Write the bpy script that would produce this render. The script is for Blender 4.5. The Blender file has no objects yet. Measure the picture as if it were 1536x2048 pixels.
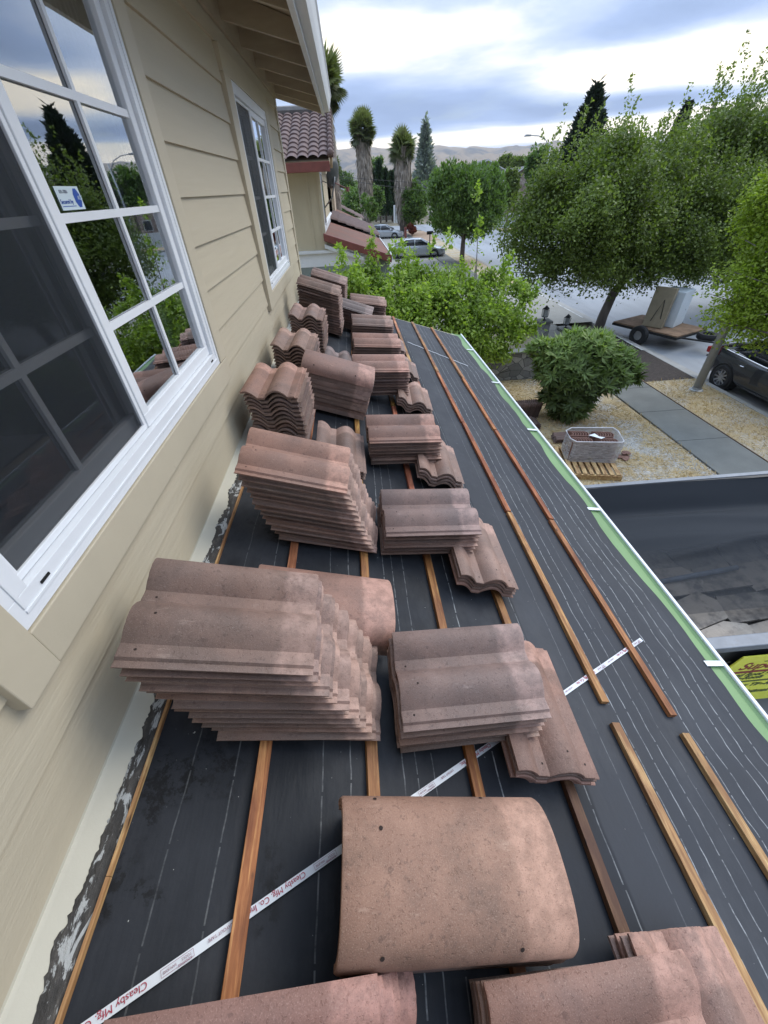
import bpy, bmesh, math, random
import numpy as np
from mathutils import Vector, Matrix
R = random.Random(7)
SC = bpy.context.scene
COL = SC.collection
# ---------------------------------------------------------------- camera
ZC = 4.8
F = 789.115
CAM = np.array([[0.99771227, 0.04317, 0.05156], [0, 0, 0], [0, 0, 0]])
def _rot(ax, t):
    c, s = math.cos(t), math.sin(t)
    return np.array({'y': [[c, 0, s], [0, 1, 0], [-s, 0, c]], 'x': [[1, 0, 0], [0, c, -s], [0, s, c]], 'z': [[c, -s, 0], [s, c, 0], [0, 0, 1]]}[ax])
CAM = (_rot('z', -5.22474057e-02) @ _rot('x', 6.88747111e-01) @ _rot('y', -4.30606477e-02) @ np.array([[1., 0, 0], [0, 0, 1], [0, -1, 0]]).T).T
cd = bpy.data.cameras.new('camera'); cam = bpy.data.objects.new('camera', cd); COL.objects.link(cam)
SC.camera = cam
cd.sensor_fit = 'HORIZONTAL'; cd.sensor_width = 36; cd.lens = F / 1536 * 36
cd.clip_start = .03; cd.clip_end = 20000
m = Matrix.Identity(4)
for i in range(3):
    m[i][0] = CAM[i][0]; m[i][1] = -CAM[i][1]; m[i][2] = -CAM[i][2]
m[2][3] = ZC
cam.matrix_world = m
def ray(px, py): return CAM @ np.array([px - 768., py - 1024., F])
def AY(px, py, y):
    d = ray(px, py); p = d * (y / d[1]); return (float(p[0]), float(p[1]), float(p[2] + ZC))
def AZ(px, py, z=0.):
    d = ray(px, py); p = d * ((z - ZC) / d[2]); return (float(p[0]), float(p[1]), float(z))
# ---------------------------------------------------------------- node helper
class NT:
    def __init__(s, tree):
        s.t = tree; s.n = tree.nodes; s.l = tree.links; s.n.clear()
    def add(s, typ, **kw):
        n = s.n.new(typ)
        ins = kw.pop('i', {})
        for k, v in kw.items(): setattr(n, k, v)
        for k, v in ins.items():
            k = n.inputs[k] if not isinstance(k, int) else n.inputs[k]
            if hasattr(v, 'is_linked') or isinstance(v, bpy.types.NodeSocket): s.l.new(v, k)
            else: k.default_value = v
        return n
    def math(s, op, a, b=None, c=None, clamp=False):
        n = s.n.new('ShaderNodeMath'); n.operation = op; n.use_clamp = clamp
        for i, v in enumerate((a, b, c)):
            if v is None: continue
            if isinstance(v, bpy.types.NodeSocket): s.l.new(v, n.inputs[i])
            else: n.inputs[i].default_value = v
        return n.outputs[0]
    def mix(s, f, a, b, mode='MIX'):
        n = s.n.new('ShaderNodeMix'); n.data_type = 'RGBA'; n.blend_type = mode
        for k, v in ((0, f), (6, a), (7, b)):
            if isinstance(v, bpy.types.NodeSocket): s.l.new(v, n.inputs[k])
            else: n.inputs[k].default_value = v if k == 0 else (tuple(v) + (1,))[:4]
        return n.outputs[2]
    def ramp(s, f, stops):
        n = s.n.new('ShaderNodeValToRGB'); e = n.color_ramp.elements
        while len(e) < len(stops): e.new(0.5)
        for q, (p, c) in zip(e, stops):
            q.position = p; q.color = (tuple(c) + (1,))[:4] if not isinstance(c, (int, float)) else (c, c, c, 1)
        s.l.new(f, n.inputs[0]); return n.outputs[0]
    def noise(s, vec, scale, detail=4, rough=.55, dist=0.):
        n = s.add('ShaderNodeTexNoise', i={'Scale': scale, 'Detail': detail, 'Roughness': rough, 'Distortion': dist})
        if vec is not None: s.l.new(vec, n.inputs['Vector'])
        return n.outputs['Fac']
    def vmap(s, vec, sc=(1, 1, 1), loc=(0, 0, 0), rot=(0, 0, 0)):
        n = s.add('ShaderNodeMapping', i={'Scale': sc, 'Location': loc, 'Rotation': rot}); s.l.new(vec, n.inputs['Vector']); return n.outputs[0]
# ---------------------------------------------------------------- world
SUN_AZ, SUN_EL = math.radians(66), math.radians(42)     # azimuth from +y towards +x
w = bpy.data.worlds.new('World'); SC.world = w; w.use_nodes = True
g = NT(w.node_tree)
geo = g.add('ShaderNodeTexCoord').outputs['Generated']
sep = g.add('ShaderNodeSeparateXYZ'); g.l.new(geo, sep.inputs[0])
X, Y, Z = sep.outputs
zz = g.math('ADD', g.math('MAXIMUM', Z, 0.0), 0.085)
cv = g.add('ShaderNodeCombineXYZ'); g.l.new(g.math('DIVIDE', X, zz), cv.inputs[0]); g.l.new(g.math('DIVIDE', Y, zz), cv.inputs[1])
az = g.math('ARCTAN2', X, Y)
def blob(px, py, sx, sy, amp):      # a bank of cloud at an azimuth and elevation of the sky
    d = ray(px, py); d = d / np.linalg.norm(d); a = math.atan2(d[0], d[1])
    q = g.math('ADD', g.math('POWER', g.math('DIVIDE', g.math('SUBTRACT', az, a), sx), 2.0), g.math('POWER', g.math('DIVIDE', g.math('SUBTRACT', Z, float(d[2])), sy), 2.0))
    return g.math('MULTIPLY', g.math('POWER', 2.718, g.math('MULTIPLY', q, -1.0)), amp)
def addall(l):
    r = l[0]
    for q in l[1:]: r = g.math('ADD', r, q)
    return r
n1 = g.noise(g.vmap(cv.outputs[0], (.50, .62, 1), (3.1, 1.7, 0)), 1.0, 10, .58, .25)
n2 = g.noise(g.vmap(cv.outputs[0], (.9, .9, 1), (11.3, 5.2, 2)), 1.0, 7, .55, .3)
br = addall([g.math('MULTIPLY', g.math('SUBTRACT', n1, .5), 1.7),
    blob(700, 70, .10, .030, .75), blob(880, 60, .14, .016, .30), blob(1170, 165, .10, .020, .50), blob(1350, 110, .20, .025, .55), blob(1500, 150, .12, .035, .6),
    blob(1120, 262, .16, .013, .75), blob(800, 285, .5, .009, .65), blob(1500, 240, .2, .02, .6), blob(960, 25, .2, .015, .1),
    blob(850, 215, .22, .022, -.50), blob(1060, 250, .05, .012, -.25), blob(1290, 205, .13, .010, -.75), blob(1250, 60, .10, .02, -.25), blob(700, 190, .12, .02, -.35)])
c1 = g.ramp(g.math('ADD', br, .42), [(0.0, (.25, .34, .54)), (.30, (.34, .45, .69)), (.55, (.56, .65, .83)), (.76, (.90, .90, .90)), (1.0, (1.32, 1.19, .98))])
sky = g.add('ShaderNodeTexSky', sky_type='NISHITA', sun_disc=False, sun_elevation=SUN_EL, sun_rotation=SUN_AZ, air_density=1.0, dust_density=1.5)
skyc = g.mix(1.0, sky.outputs[0], (.10, .10, .10), 'MULTIPLY')
gap = g.ramp(n2, [(.50, 0.), (.72, .55)])
col = g.mix(gap, c1, skyc)
# overcast: the sky overhead is brighter than at the horizon
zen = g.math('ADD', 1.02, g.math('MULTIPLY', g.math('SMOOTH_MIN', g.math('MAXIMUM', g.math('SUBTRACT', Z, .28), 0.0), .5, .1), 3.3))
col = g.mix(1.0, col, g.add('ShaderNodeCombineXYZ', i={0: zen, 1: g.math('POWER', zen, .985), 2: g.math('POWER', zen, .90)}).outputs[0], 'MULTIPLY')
back = g.math('SUBTRACT', 1.0, g.math('MULTIPLY', g.math('MAXIMUM', g.math('MULTIPLY', Y, -1.0), 0.0), .62))     # unseen sky behind the camera dimmed, added to darken stack sides facing it
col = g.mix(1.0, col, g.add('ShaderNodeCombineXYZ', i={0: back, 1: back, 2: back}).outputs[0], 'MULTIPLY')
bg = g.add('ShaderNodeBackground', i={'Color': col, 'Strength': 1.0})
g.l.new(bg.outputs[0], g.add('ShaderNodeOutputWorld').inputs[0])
sd = bpy.data.lights.new('sun', 'SUN'); sd.energy = 1.15; sd.angle = math.radians(32); sd.color = (1, .93, .82)
so = bpy.data.objects.new('sun', sd); COL.objects.link(so)
so.rotation_euler = Vector((math.sin(SUN_AZ) * math.cos(SUN_EL), math.cos(SUN_AZ) * math.cos(SUN_EL), math.sin(SUN_EL))).to_track_quat('Z', 'Y').to_euler()
SC.view_settings.view_transform = 'Standard'; SC.view_settings.look = 'None'; SC.view_settings.gamma = 1; SC.view_settings.exposure = 0.48
SC.cycles.max_bounces = 8; SC.cycles.transparent_max_bounces = 12; SC.cycles.use_denoising = True
try: SC.cycles.volume_bounces = 0
except Exception: pass
# ---------------------------------------------------------------- materials
MATS = {}
def mat(name, base, rough=.7, var=.25, scale=8., det=5, bump=0., bscale=None, stretch=(1, 1, 1), metal=0., dark=None, dthr=(.55, .7), dscale=3., tint=False, spec=.5, coord='Object', c2=None, rand=.0, coat=0.):
    """one procedural surface: base colour broken by noise, optional second colour patches, bump"""
    if name in MATS: return MATS[name]
    M = bpy.data.materials.new(name); M.use_nodes = True; MATS[name] = M
    g = NT(M.node_tree)
    tc = g.add('ShaderNodeTexCoord').outputs[coord]
    oi = g.add('ShaderNodeObjectInfo')
    off = g.add('ShaderNodeVectorMath', operation='ADD'); g.l.new(tc, off.inputs[0])
    rv = g.math('MULTIPLY', oi.outputs['Random'], 37.0); g.l.new(rv, off.inputs[1])
    vec = g.vmap(off.outputs[0], stretch)
    n = g.noise(vec, scale, det, .6)
    b = np.array(base, float)
    lo = tuple(b * (1 - var)); hi = tuple(np.minimum(b * (1 + var), 1))
    col = g.ramp(n, [(.3, lo), (.7, hi)])
    if c2 is not None: col = g.mix(g.ramp(g.noise(vec, scale * .35, 5, .6), [(.42, 0.), (.62, 1.)]), col, c2)
    if dark is not None:
        d = g.ramp(g.noise(vec, dscale, 7, .65), [(dthr[0], 0.), (dthr[1], 1.)])
        col = g.mix(d, col, dark)
    if rand:
        v = g.math('ADD', 1 - rand, g.math('MULTIPLY', oi.outputs['Random'], 2 * rand))
        col = g.mix(1.0, col, g.add('ShaderNodeCombineXYZ', i={0: v, 1: v, 2: v}).outputs[0], 'MULTIPLY')
    if tint: col = g.mix(1.0, col, oi.outputs['Color'], 'MULTIPLY')
    p = g.add('ShaderNodeBsdfPrincipled', i={'Base Color': col, 'Roughness': rough, 'Metallic': metal, 'Specular IOR Level': spec, 'Coat Weight': coat})
    if bump:
        bn = g.add('ShaderNodeBump', i={'Strength': 1.0, 'Distance': bump}); g.l.new(g.noise(vec, bscale or scale * 3, 6, .65), bn.inputs['Height']); g.l.new(bn.outputs[0], p.inputs['Normal'])
    g.l.new(p.outputs[0], g.add('ShaderNodeOutputMaterial').inputs[0])
    return M
def leafmat(name, base, var=.35, light=(.3, .35, .05), trans=.35):
    M = bpy.data.materials.new(name); M.use_nodes = True; MATS[name] = M
    g = NT(M.node_tree)
    pos = g.add('ShaderNodeTexCoord').outputs['Object']
    b = np.array(base, float)
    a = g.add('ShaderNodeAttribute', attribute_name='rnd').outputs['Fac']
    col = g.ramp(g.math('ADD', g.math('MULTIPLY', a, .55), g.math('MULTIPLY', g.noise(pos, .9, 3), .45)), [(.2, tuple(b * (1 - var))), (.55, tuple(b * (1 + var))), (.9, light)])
    d = g.add('ShaderNodeBsdfPrincipled', i={'Base Color': col, 'Roughness': .5, 'Specular IOR Level': .35})
    t = g.add('ShaderNodeBsdfTranslucent'); g.l.new(g.mix(1., col, (1.3, 1.5, .6), 'MULTIPLY'), t.inputs[0])
    x = g.add('ShaderNodeMixShader', i={0: trans}); g.l.new(d.outputs[0], x.inputs[1]); g.l.new(t.outputs[0], x.inputs[2])
    g.l.new(x.outputs[0], g.add('ShaderNodeOutputMaterial').inputs[0])
    return M
# ---------------------------------------------------------------- mesh helpers
class MB:
    def __init__(s): s.v = []; s.f = []; s.m = []
    def add(s, vs, fs, mi=0):
        o = len(s.v); s.v += [tuple(map(float, q)) for q in vs]
        for f in fs: s.f.append(tuple(o + i for i in f)); s.m.append(mi)
    def box(s, a, b, mi=0, M=None):
        x0, y0, z0 = a; x1, y1, z1 = b
        v = [(x0, y0, z0), (x1, y0, z0), (x1, y1, z0), (x0, y1, z0), (x0, y0, z1), (x1, y0, z1), (x1, y1, z1), (x0, y1, z1)]
        if M is not None: v = [tuple(M @ Vector(q)) for q in v]
        s.add(v, [(0, 3, 2, 1), (4, 5, 6, 7), (0, 1, 5, 4), (1, 2, 6, 5), (2, 3, 7, 6), (3, 0, 4, 7)], mi)
    def tube(s, pts, rad, n=10, mi=0, cap=True):
        pts = [Vector(p) for p in pts]; k = len(pts)
        if not hasattr(rad, '__len__'): rad = [rad] * k
        up = None; rings = []
        for i, p in enumerate(pts):
            d = (pts[min(i + 1, k - 1)] - pts[max(i - 1, 0)]).normalized()
            if up is None: up = Vector((1, 0, 0)) if abs(d.x) < .9 else Vector((0, 1, 0))
            a = d.cross(up).normalized(); b = d.cross(a).normalized(); up = -b if False else up
            rings.append([p + (a * math.cos(2 * math.pi * j / n) + b * math.sin(2 * math.pi * j / n)) * rad[i] for j in range(n)])
        vs = [q for r in rings for q in r]; fs = []
        for i in range(k - 1):
            for j in range(n): fs.append((i * n + j, (i + 1) * n + j, (i + 1) * n + (j + 1) % n, i * n + (j + 1) % n))
        if cap: fs.append(tuple(range(n))); fs.append(tuple((k - 1) * n + j for j in range(n))[::-1])
        s.add(vs, fs, mi)
    def lathe(s, c, prof, n=16, mi=0, axis='z', cap=True):
        vs = []
        for r, h in prof:
            for j in range(n):
                a = 2 * math.pi * j / n
                q = {'z': (r * math.cos(a), r * math.sin(a), h), 'x': (h, r * math.cos(a), r * math.sin(a)), 'y': (r * math.cos(a), h, r * math.sin(a))}[axis]
                vs.append((c[0] + q[0], c[1] + q[1], c[2] + q[2]))
        fs = [(i * n + j, i * n + (j + 1) % n, (i + 1) * n + (j + 1) % n, (i + 1) * n + j) for i in range(len(prof) - 1) for j in range(n)]
        if cap: fs.append(tuple(range(n))[::-1]); fs.append(tuple((len(prof) - 1) * n + j for j in range(n)))
        s.add(vs, fs, mi)
    def prism(s, poly, a, b, axis='y', mi=0):
        """outline in the two other axes, extruded from a to b"""
        n = len(poly)
        def P(u, v, h): return {'y': (u, h, v), 'x': (h, u, v), 'z': (u, v, h)}[axis]
        s.add([P(u, v, a) for u, v in poly] + [P(u, v, b) for u, v in poly], [tuple(range(n)), tuple(range(2 * n - 1, n - 1, -1))] + [(i, i + n, (i + 1) % n + n, (i + 1) % n) for i in range(n)], mi)
    def build(s, name, mats, parent=None, smooth=False, bevel=0, loc=None, recalc=True):
        me = bpy.data.meshes.new(name); me.from_pydata(s.v, [], s.f)
        if not isinstance(mats, (list, tuple)): mats = [mats]
        for q in mats:
            if q: me.materials.append(q)
        if len(mats) > 1: me.polygons.foreach_set('material_index', s.m)
        if recalc:
            bm = bmesh.new(); bm.from_mesh(me); bmesh.ops.recalc_face_normals(bm, faces=bm.faces); bm.to_mesh(me); bm.free()
        if smooth:
            for p in me.polygons: p.use_smooth = True
            if smooth != 'all':
                bm = bmesh.new(); bm.from_mesh(me)
                for e in bm.edges:
                    if len(e.link_faces) == 2 and e.calc_face_angle(0) > .7: e.smooth = False
                bm.to_mesh(me); bm.free()
        o = bpy.data.objects.new(name, me); COL.objects.link(o)
        if loc: o.location = loc
        if parent is not None: o.parent = parent
        if bevel:
            b = o.modifiers.new('b', 'BEVEL'); b.width = bevel; b.segments = 2; b.limit_method = 'ANGLE'; b.angle_limit = .6
        return o
def tag(o, label=None, cat=None, group=None, kind=None):
    if label: o['label'] = label
    if cat: o['category'] = cat
    if group: o['group'] = group
    if kind: o['kind'] = kind
    return o
def empty(name, loc=(0, 0, 0), label=None, cat=None, group=None, rz=0):
    o = bpy.data.objects.new(name, None); COL.objects.link(o); o.location = loc; o.rotation_euler = (0, 0, rz); o.empty_display_size = .2
    return tag(o, label, cat, group)
def grid(xs, ys, fz, name, m, parent=None, smooth=True):
    nx, ny = len(xs), len(ys)
    b = MB(); b.add([(x, y, fz(x, y)) for y in ys for x in xs], [(j * nx + i, j * nx + i + 1, (j + 1) * nx + i + 1, (j + 1) * nx + i) for j in range(ny - 1) for i in range(nx - 1)])
    return b.build(name, m, parent, smooth='all' if smooth else False, recalc=False)
def hash2(x, y): return (math.sin(x * 127.1 + y * 311.7) * 43758.5453) % 1
def vnoise(x, y):
    xi, yi = math.floor(x), math.floor(y); fx, fy = x - xi, y - yi; fx = fx * fx * (3 - 2 * fx); fy = fy * fy * (3 - 2 * fy)
    a, b, c, d = hash2(xi, yi), hash2(xi + 1, yi), hash2(xi, yi + 1), hash2(xi + 1, yi + 1)
    return a + (b - a) * fx + (c - a) * fy + (a - b - c + d) * fx * fy
def fbm(x, y, o=4):
    r = 0; a = .5
    for i in range(o): r += a * vnoise(x, y); x = x * 2.03 + 5.1; y = y * 2.03 + 1.7; a *= .5
    return r
def quads(name, P, N, U, w, l, m, parent=None, bend=0.0, rnd=None, seg=1):
    """many leaves: P centre-base (n,3), N normal, U long axis, w,l sizes; pointed outline"""
    n = len(P); S = np.cross(N, U); S /= np.linalg.norm(S, axis=1)[:, None] + 1e-9
    w = np.broadcast_to(w, (n,))[:, None]; l = np.broadcast_to(l, (n,))[:, None]
    mid = P + U * l * .45 + N * l * bend
    v = np.empty((n, 4, 3)); v[:, 0] = P; v[:, 1] = mid + S * w * .5; v[:, 2] = P + U * l; v[:, 3] = mid - S * w * .5
    me = bpy.data.meshes.new(name); me.vertices.add(4 * n); me.vertices.foreach_set('co', v.astype(np.float32).ravel())
    me.loops.add(4 * n); me.loops.foreach_set('vertex_index', np.arange(4 * n, dtype=np.int32))
    me.polygons.add(n); me.polygons.foreach_set('loop_start', np.arange(0, 4 * n, 4, dtype=np.int32)); me.polygons.foreach_set('loop_total', np.full(n, 4, np.int32))
    me.update(calc_edges=True)
    at = me.attributes.new('rnd', 'FLOAT', 'POINT'); rr = NR.random(n) if rnd is None else rnd
    at.data.foreach_set('value', np.repeat(rr, 4).astype(np.float32))
    me.materials.append(m)
    o = bpy.data.objects.new(name, me); COL.objects.link(o)
    if parent is not None: o.parent = parent
    return o
NR = np.random.default_rng(11)
def unit(a): return a / (np.linalg.norm(a, axis=-1, keepdims=True) + 1e-9)
def crown_points(lobes, n, clump=14, csize=.25, shell=.55, bough=330):
    """leaf positions: twig clumps spread in the outer part of each lobe's volume, lobes = (x,y,z,rx,ry,rz)"""
    csize = csize * .8; L = np.array(lobes, float); vol = (L[:, 3] * L[:, 4] * L[:, 5]) ** .67; pr = vol / vol.sum()
    nc = max(1, n // clump); k = NR.choice(len(L), nc, p=pr)
    # boughs: a few dozen leaf masses per lobe with gaps between them, then twig clumps inside each bough
    nb = max(len(L) * 5, n // bough); kb = NR.choice(len(L), nb, p=pr); db = unit(NR.normal(size=(nb, 3))); rb = shell + (1.0 - shell) * NR.random(nb) ** .7
    B = L[kb, :3] + db * rb[:, None] * L[kb, 3:6]; sb = L[kb, 3:6] * (.20 + .20 * NR.random((nb, 1))); bt = NR.random(nb)
    j = NR.choice(nb, nc, p=(lambda q: q / q.sum())(sb[:, 0] ** 1.6)); d = unit(NR.normal(size=(nc, 3)) + (0, 0, .25)); C = B[j] + d * (.35 + .65 * NR.random(nc) ** .6)[:, None] * sb[j]
    loose = NR.random(nc) < .12; C[loose] = (L[k, :3] + unit(NR.normal(size=(nc, 3))) * L[k, 3:6] * 1.02)[loose]; d = unit(d + db[j] * .7)
    P = np.repeat(C, clump, axis=0) + NR.normal(size=(nc * clump, 3)) * csize
    D = np.repeat(d, clump, axis=0)
    return P, D, np.repeat(NR.random(nc) * .5 + bt[j] * .5, clump)
# ================================================================ HOUSE AND LOWER ROOF
XW = -.709; S = .32; NRM = math.hypot(1, S)
def zr(x): return ZC - 1.3 - S * x                   # height of the lower roof's sheet
RX0, RX1, RY0, RY1 = XW, 1.50, -2.2, 6.21
M_siding = mat('painted_siding', (.53, .462, .335), .62, .035, 3, bump=.0022, bscale=9, stretch=(1, .35, 5.5), dark=(.36, .32, .24), dthr=(.66, .85), dscale=2.2)
M_trim = mat('painted_trim', (.55, .482, .355), .55, .05, 3, bump=.0008, bscale=30, dark=(.36, .31, .24), dthr=(.68, .82), dscale=5)
M_white = mat('white_vinyl', (.82, .84, .86), .38, .03, 4, bump=.0002, dark=(.55, .56, .56), dthr=(.68, .9), dscale=6)
M_whitep = mat('white_paint', (.70, .72, .73), .5, .05, 3, bump=.0006, dark=(.45, .44, .42), dthr=(.62, .85), dscale=3, stretch=(1, .3, 1))
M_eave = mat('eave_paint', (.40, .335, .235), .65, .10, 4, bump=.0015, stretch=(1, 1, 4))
M_black = mat('black_gap', (.012, .012, .012), .8)
M_flash = mat('cream_flashing', (.60, .57, .47), .45, .05, 4, bump=.0012, bscale=12, dark=(.33, .30, .25), dthr=(.66, .8), dscale=7)
def glass_mat(name, refl=.42):
    M = bpy.data.materials.new(name); M.use_nodes = True; g = NT(M.node_tree)
    fr = g.add('ShaderNodeFresnel', i={'IOR': 1.55}).outputs[0]
    f = g.math('ADD', g.math('MULTIPLY', fr, 1.9), refl, clamp=True)
    t = g.add('ShaderNodeBsdfTransparent', i={'Color': (.86, .90, .89, 1)}); gl = g.add('ShaderNodeBsdfGlossy', i={'Color': (.95, .98, 1, 1), 'Roughness': .012})
    pos = g.add('ShaderNodeTexCoord').outputs['Object']
    bn = g.add('ShaderNodeBump', i={'Strength': .35, 'Distance': .004}); g.l.new(g.noise(pos, 1.6, 1), bn.inputs['Height']); g.l.new(bn.outputs[0], gl.inputs['Normal'])
    x = g.add('ShaderNodeMixShader', i={0: f}); g.l.new(t.outputs[0], x.inputs[1]); g.l.new(gl.outputs[0], x.inputs[2]); g.l.new(x.outputs[0], g.add('ShaderNodeOutputMaterial').inputs[0])
    return M
M_glass = glass_mat('window_glass', .20)
M_carglass = mat('car_glass', (.02, .025, .03), .06, .1, spec=.8)
def screen_mat():
    M = bpy.data.materials.new('insect_screen'); M.use_nodes = True; g = NT(M.node_tree)
    t = g.add('ShaderNodeBsdfTransparent'); d = g.add('ShaderNodeBsdfPrincipled', i={'Base Color': (.018, .023, .030, 1), 'Roughness': .5})
    x = g.add('ShaderNodeMixShader', i={0: .46}); g.l.new(t.outputs[0], x.inputs[1]); g.l.new(d.outputs[0], x.inputs[2]); g.l.new(x.outputs[0], g.add('ShaderNodeOutputMaterial').inputs[0])
    return M
M_screen = screen_mat()
M_room = mat('dim_room', (.10, .095, .09), .8, .2, 2)
M_curtain = mat('sheer_curtain', (.30, .31, .30), .8, .1, 20, stretch=(1, 8, .2))
house = empty('house', (XW, 2.5, 0), 'beige lap sided house with white windows beside the half tiled porch roof', 'house')
def H(b, name, m, par=None, smooth=False, bevel=0):
    o = b.build(name, m, None, smooth, bevel)
    p = par if par is not None else house
    o.parent = p; o.matrix_parent_inverse = Matrix.Translation(-Vector(house.location)) if p is house else Matrix.Identity(4)
    return o
# siding: overlapping boards, cut round the window openings
T1 = (.395, 2.135, -.745, .70); T2 = (3.60, 5.43, -.745, .70)       # trim outlines y0,y1,z0,z1 relative to camera height
WALL_Y0, WALL_Y1 = -2.2, 6.33
b = MB()
LAP = .1755
z = -LAP * 8
while z < 1.2:
    z0, z1 = z, z + LAP
    def piece(ya, yb, za, zb):
        if zb - za < .004 or yb - ya < .004: return
        def xo(q): return XW + .014 * (1 - (q - z0) / LAP)
        b.prism([(XW - .03, ZC + za), (xo(za), ZC + za), (xo(zb), ZC + zb), (XW - .03, ZC + zb)], ya, yb, 'y')
    cuts = [(T1[0] + .03, T1[1] - .03, T1[2] + .03, T1[3] - .03), (T2[0] + .03, T2[1] - .03, T2[2] + .03, T2[3] - .03)]
    y = WALL_Y0
    for c in cuts:
        piece(y, c[0], z0, z1)
        if z1 <= c[2] or z0 >= c[3]: piece(c[0], c[1], z0, z1)
        elif z0 < c[2]: piece(c[0], c[1], z0, c[2])
        elif z1 > c[3]: piece(c[0], c[1], c[3], z1)
        y = c[1]
    piece(y, WALL_Y1, z0, z1)
    z += LAP
H(b, 'siding', M_siding)
b = MB(); b.box((-9, WALL_Y0, 0), (XW - .25, WALL_Y0 + .2, 6.6)); b.box((-9, WALL_Y1 - .2, 0), (XW - .002, WALL_Y1, 5.6)); b.box((XW - .2, WALL_Y0 - 0, 0), (XW - .032, WALL_Y1 - .2, 3.35))
H(b, 'wall', M_siding)
b = MB(); b.box((XW - .03, WALL_Y1 + .002, 3.4), (XW + .022, WALL_Y1 + .03, 5.7)); b.box((XW + .001, WALL_Y1 - .075, 3.4), (XW + .022, WALL_Y1 + .001, 5.7))
H(b, 'corner_board', M_trim, bevel=.002)
def window(y0, y1, z0, z1, T, mid, big):
    """sliding window: outline relative to camera height; left sash behind an insect screen"""
    z0 += ZC; z1 += ZC
    b = MB(); fw = .062
    for a in ((y0, z0, y1, z0 + fw), (y0, z1 - fw, y1, z1), (y0, z0 + fw, y0 + fw, z1 - fw), (y1 - fw, z0 + fw, y1, z1 - fw)):
        b.box((XW - .06, a[0], a[1]), (XW + .026, a[2], a[3]))
    # raised inner bead of the frame
    q = .024
    for a in ((y0 + q, z0 + q, y1 - q, z0 + q + .008), (y0 + q, z0 + q + .012, y0 + q + .008, z1 - q), (y1 - q - .008, z0 + q + .012, y1 - q, z1 - q)):
        b.box((XW + .0262, a[0], a[1]), (XW + .029, a[2], a[3]))
    fr = H(b, 'window', M_white, bevel=.003)
    s = .042
    def sash(ya, yb, x, nm):
        b = MB(); za, zb = z0 + fw + .002, z1 - fw - .002
        for a in ((ya, za, yb, za + s), (ya, zb - s, yb, zb), (ya, za + s, ya + s, zb - s), (yb - s, za + s, yb, zb - s)):
            b.box((x - .03, a[0], a[1]), (x, a[2], a[3]))
        o = H(b, 'sash', M_white, fr, bevel=.003)
        b = MB(); b.add([(x - .017, ya + s - .002, za + s - .002), (x - .017, yb - s + .002, za + s - .002), (x - .017, yb - s + .002, zb - s + .002), (x - .017, ya + s - .002, zb - s + .002)], [(0, 1, 2, 3)]); pane = b.build('glass_pane', M_glass, recalc=False); pane.parent = fr
        b = MB(); gy = (ya + yb) / 2
        b.box((x - .0155, gy - .009, za + s), (x - .0065, gy + .009, zb - s))
        n = 4
        for k in range(1, n):
            gz = za + s + (zb - za - 2 * s) * k / n
            b.box((x - .0158, ya + s, gz - .010), (x - .0060, yb - s, gz + .010))
        H(b, 'muntin_grille', M_white, fr)
        return ya + s, yb - s, za + s, zb - s
    sash(mid - .03, y1 - fw, XW + .012, 'r')
    e = sash(y0 + fw, mid + .03, XW - .024, 'l')
    b = MB(); ya, yb, za, zb = y0 + fw + .003, mid - .034, z0 + fw + .004, z1 - fw - .004; k = .016
    for a in ((ya, za, yb, za + k), (ya, zb - k, yb, zb), (ya, za + k, ya + k, zb - k), (yb - k, za + k, yb, zb - k)):
        b.box((XW - .004, a[0], a[1]), (XW + .010, a[2], a[3]))
    H(b, 'screen_frame', M_white, fr, bevel=.002)
    b = MB(); b.box((XW + .002, ya + k, za + k), (XW + .003, yb - k, zb - k)); H(b, 'insect_screen', M_screen, fr)
    # small weep slot covers
    for wy in (y0 + .10, y1 - .10):
        b = MB(); b.box((XW + .0263, wy - .014, z0 + .040), (XW + .0285, wy + .014, z0 + .046)); H(b, 'weep_slot', M_black, fr)
    return fr
win1 = window(.497, 2.028, -.638, .58, T1, 1.255, True)
win2 = window(3.79, 5.25, -.638, .58, T2, 4.48, False)
def casing(T, w):
    (y0, y1, z0, z1) = T; (a0, a1, b0, b1) = w
    for k, a in enumerate(((a0 - .002, z0, y1, b0 - .003), (y0, b1 + .002, y1, z1), (y0, z0 - (.0 if k0 else 0), a0 - .003, b1), (a1 + .002, b0, y1, b1))):
        b = MB(); b.box((XW - .02, a[0], ZC + a[1]), (XW + .032 + (.002 if k == 2 else 0), a[2], ZC + a[3])); H(b, 'casing_board', M_trim, bevel=.0025)
k0 = 0
casing(T1, (.497, 2.028, -.638, .58)); casing(T2, (3.79, 5.25, -.638, .58))
# dim rooms behind the windows
for (ya, yb) in ((-.3, 2.8), (3.4, 5.9)):
    b = MB(); x1 = XW - .08; x0 = XW - 2.6; za, zb = ZC - 1.3, ZC + 1.1
    b.add([(x1, ya, za), (x1, yb, za), (x0, yb, za), (x0, ya, za), (x1, ya, zb), (x1, yb, zb), (x0, yb, zb), (x0, ya, zb)], [(0, 1, 2, 3), (4, 7, 6, 5), (3, 2, 6, 7), (0, 3, 7, 4), (1, 5, 6, 2)])
    H(b, 'room', M_room)
b = MB(); n = 40
vs = []; fs = []
for i in range(n):
    y = 1.92 + .22 * i / (n - 1); x = XW - .13 + .018 * math.sin(i * 1.15); vs += [(x, y, ZC - .66), (x, y, ZC + .6)]
for i in range(n - 1): fs.append((2 * i, 2 * i + 2, 2 * i + 3, 2 * i + 1))
b.add(vs, fs); H(b, 'curtain', M_curtain, win1, smooth='all')
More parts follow.
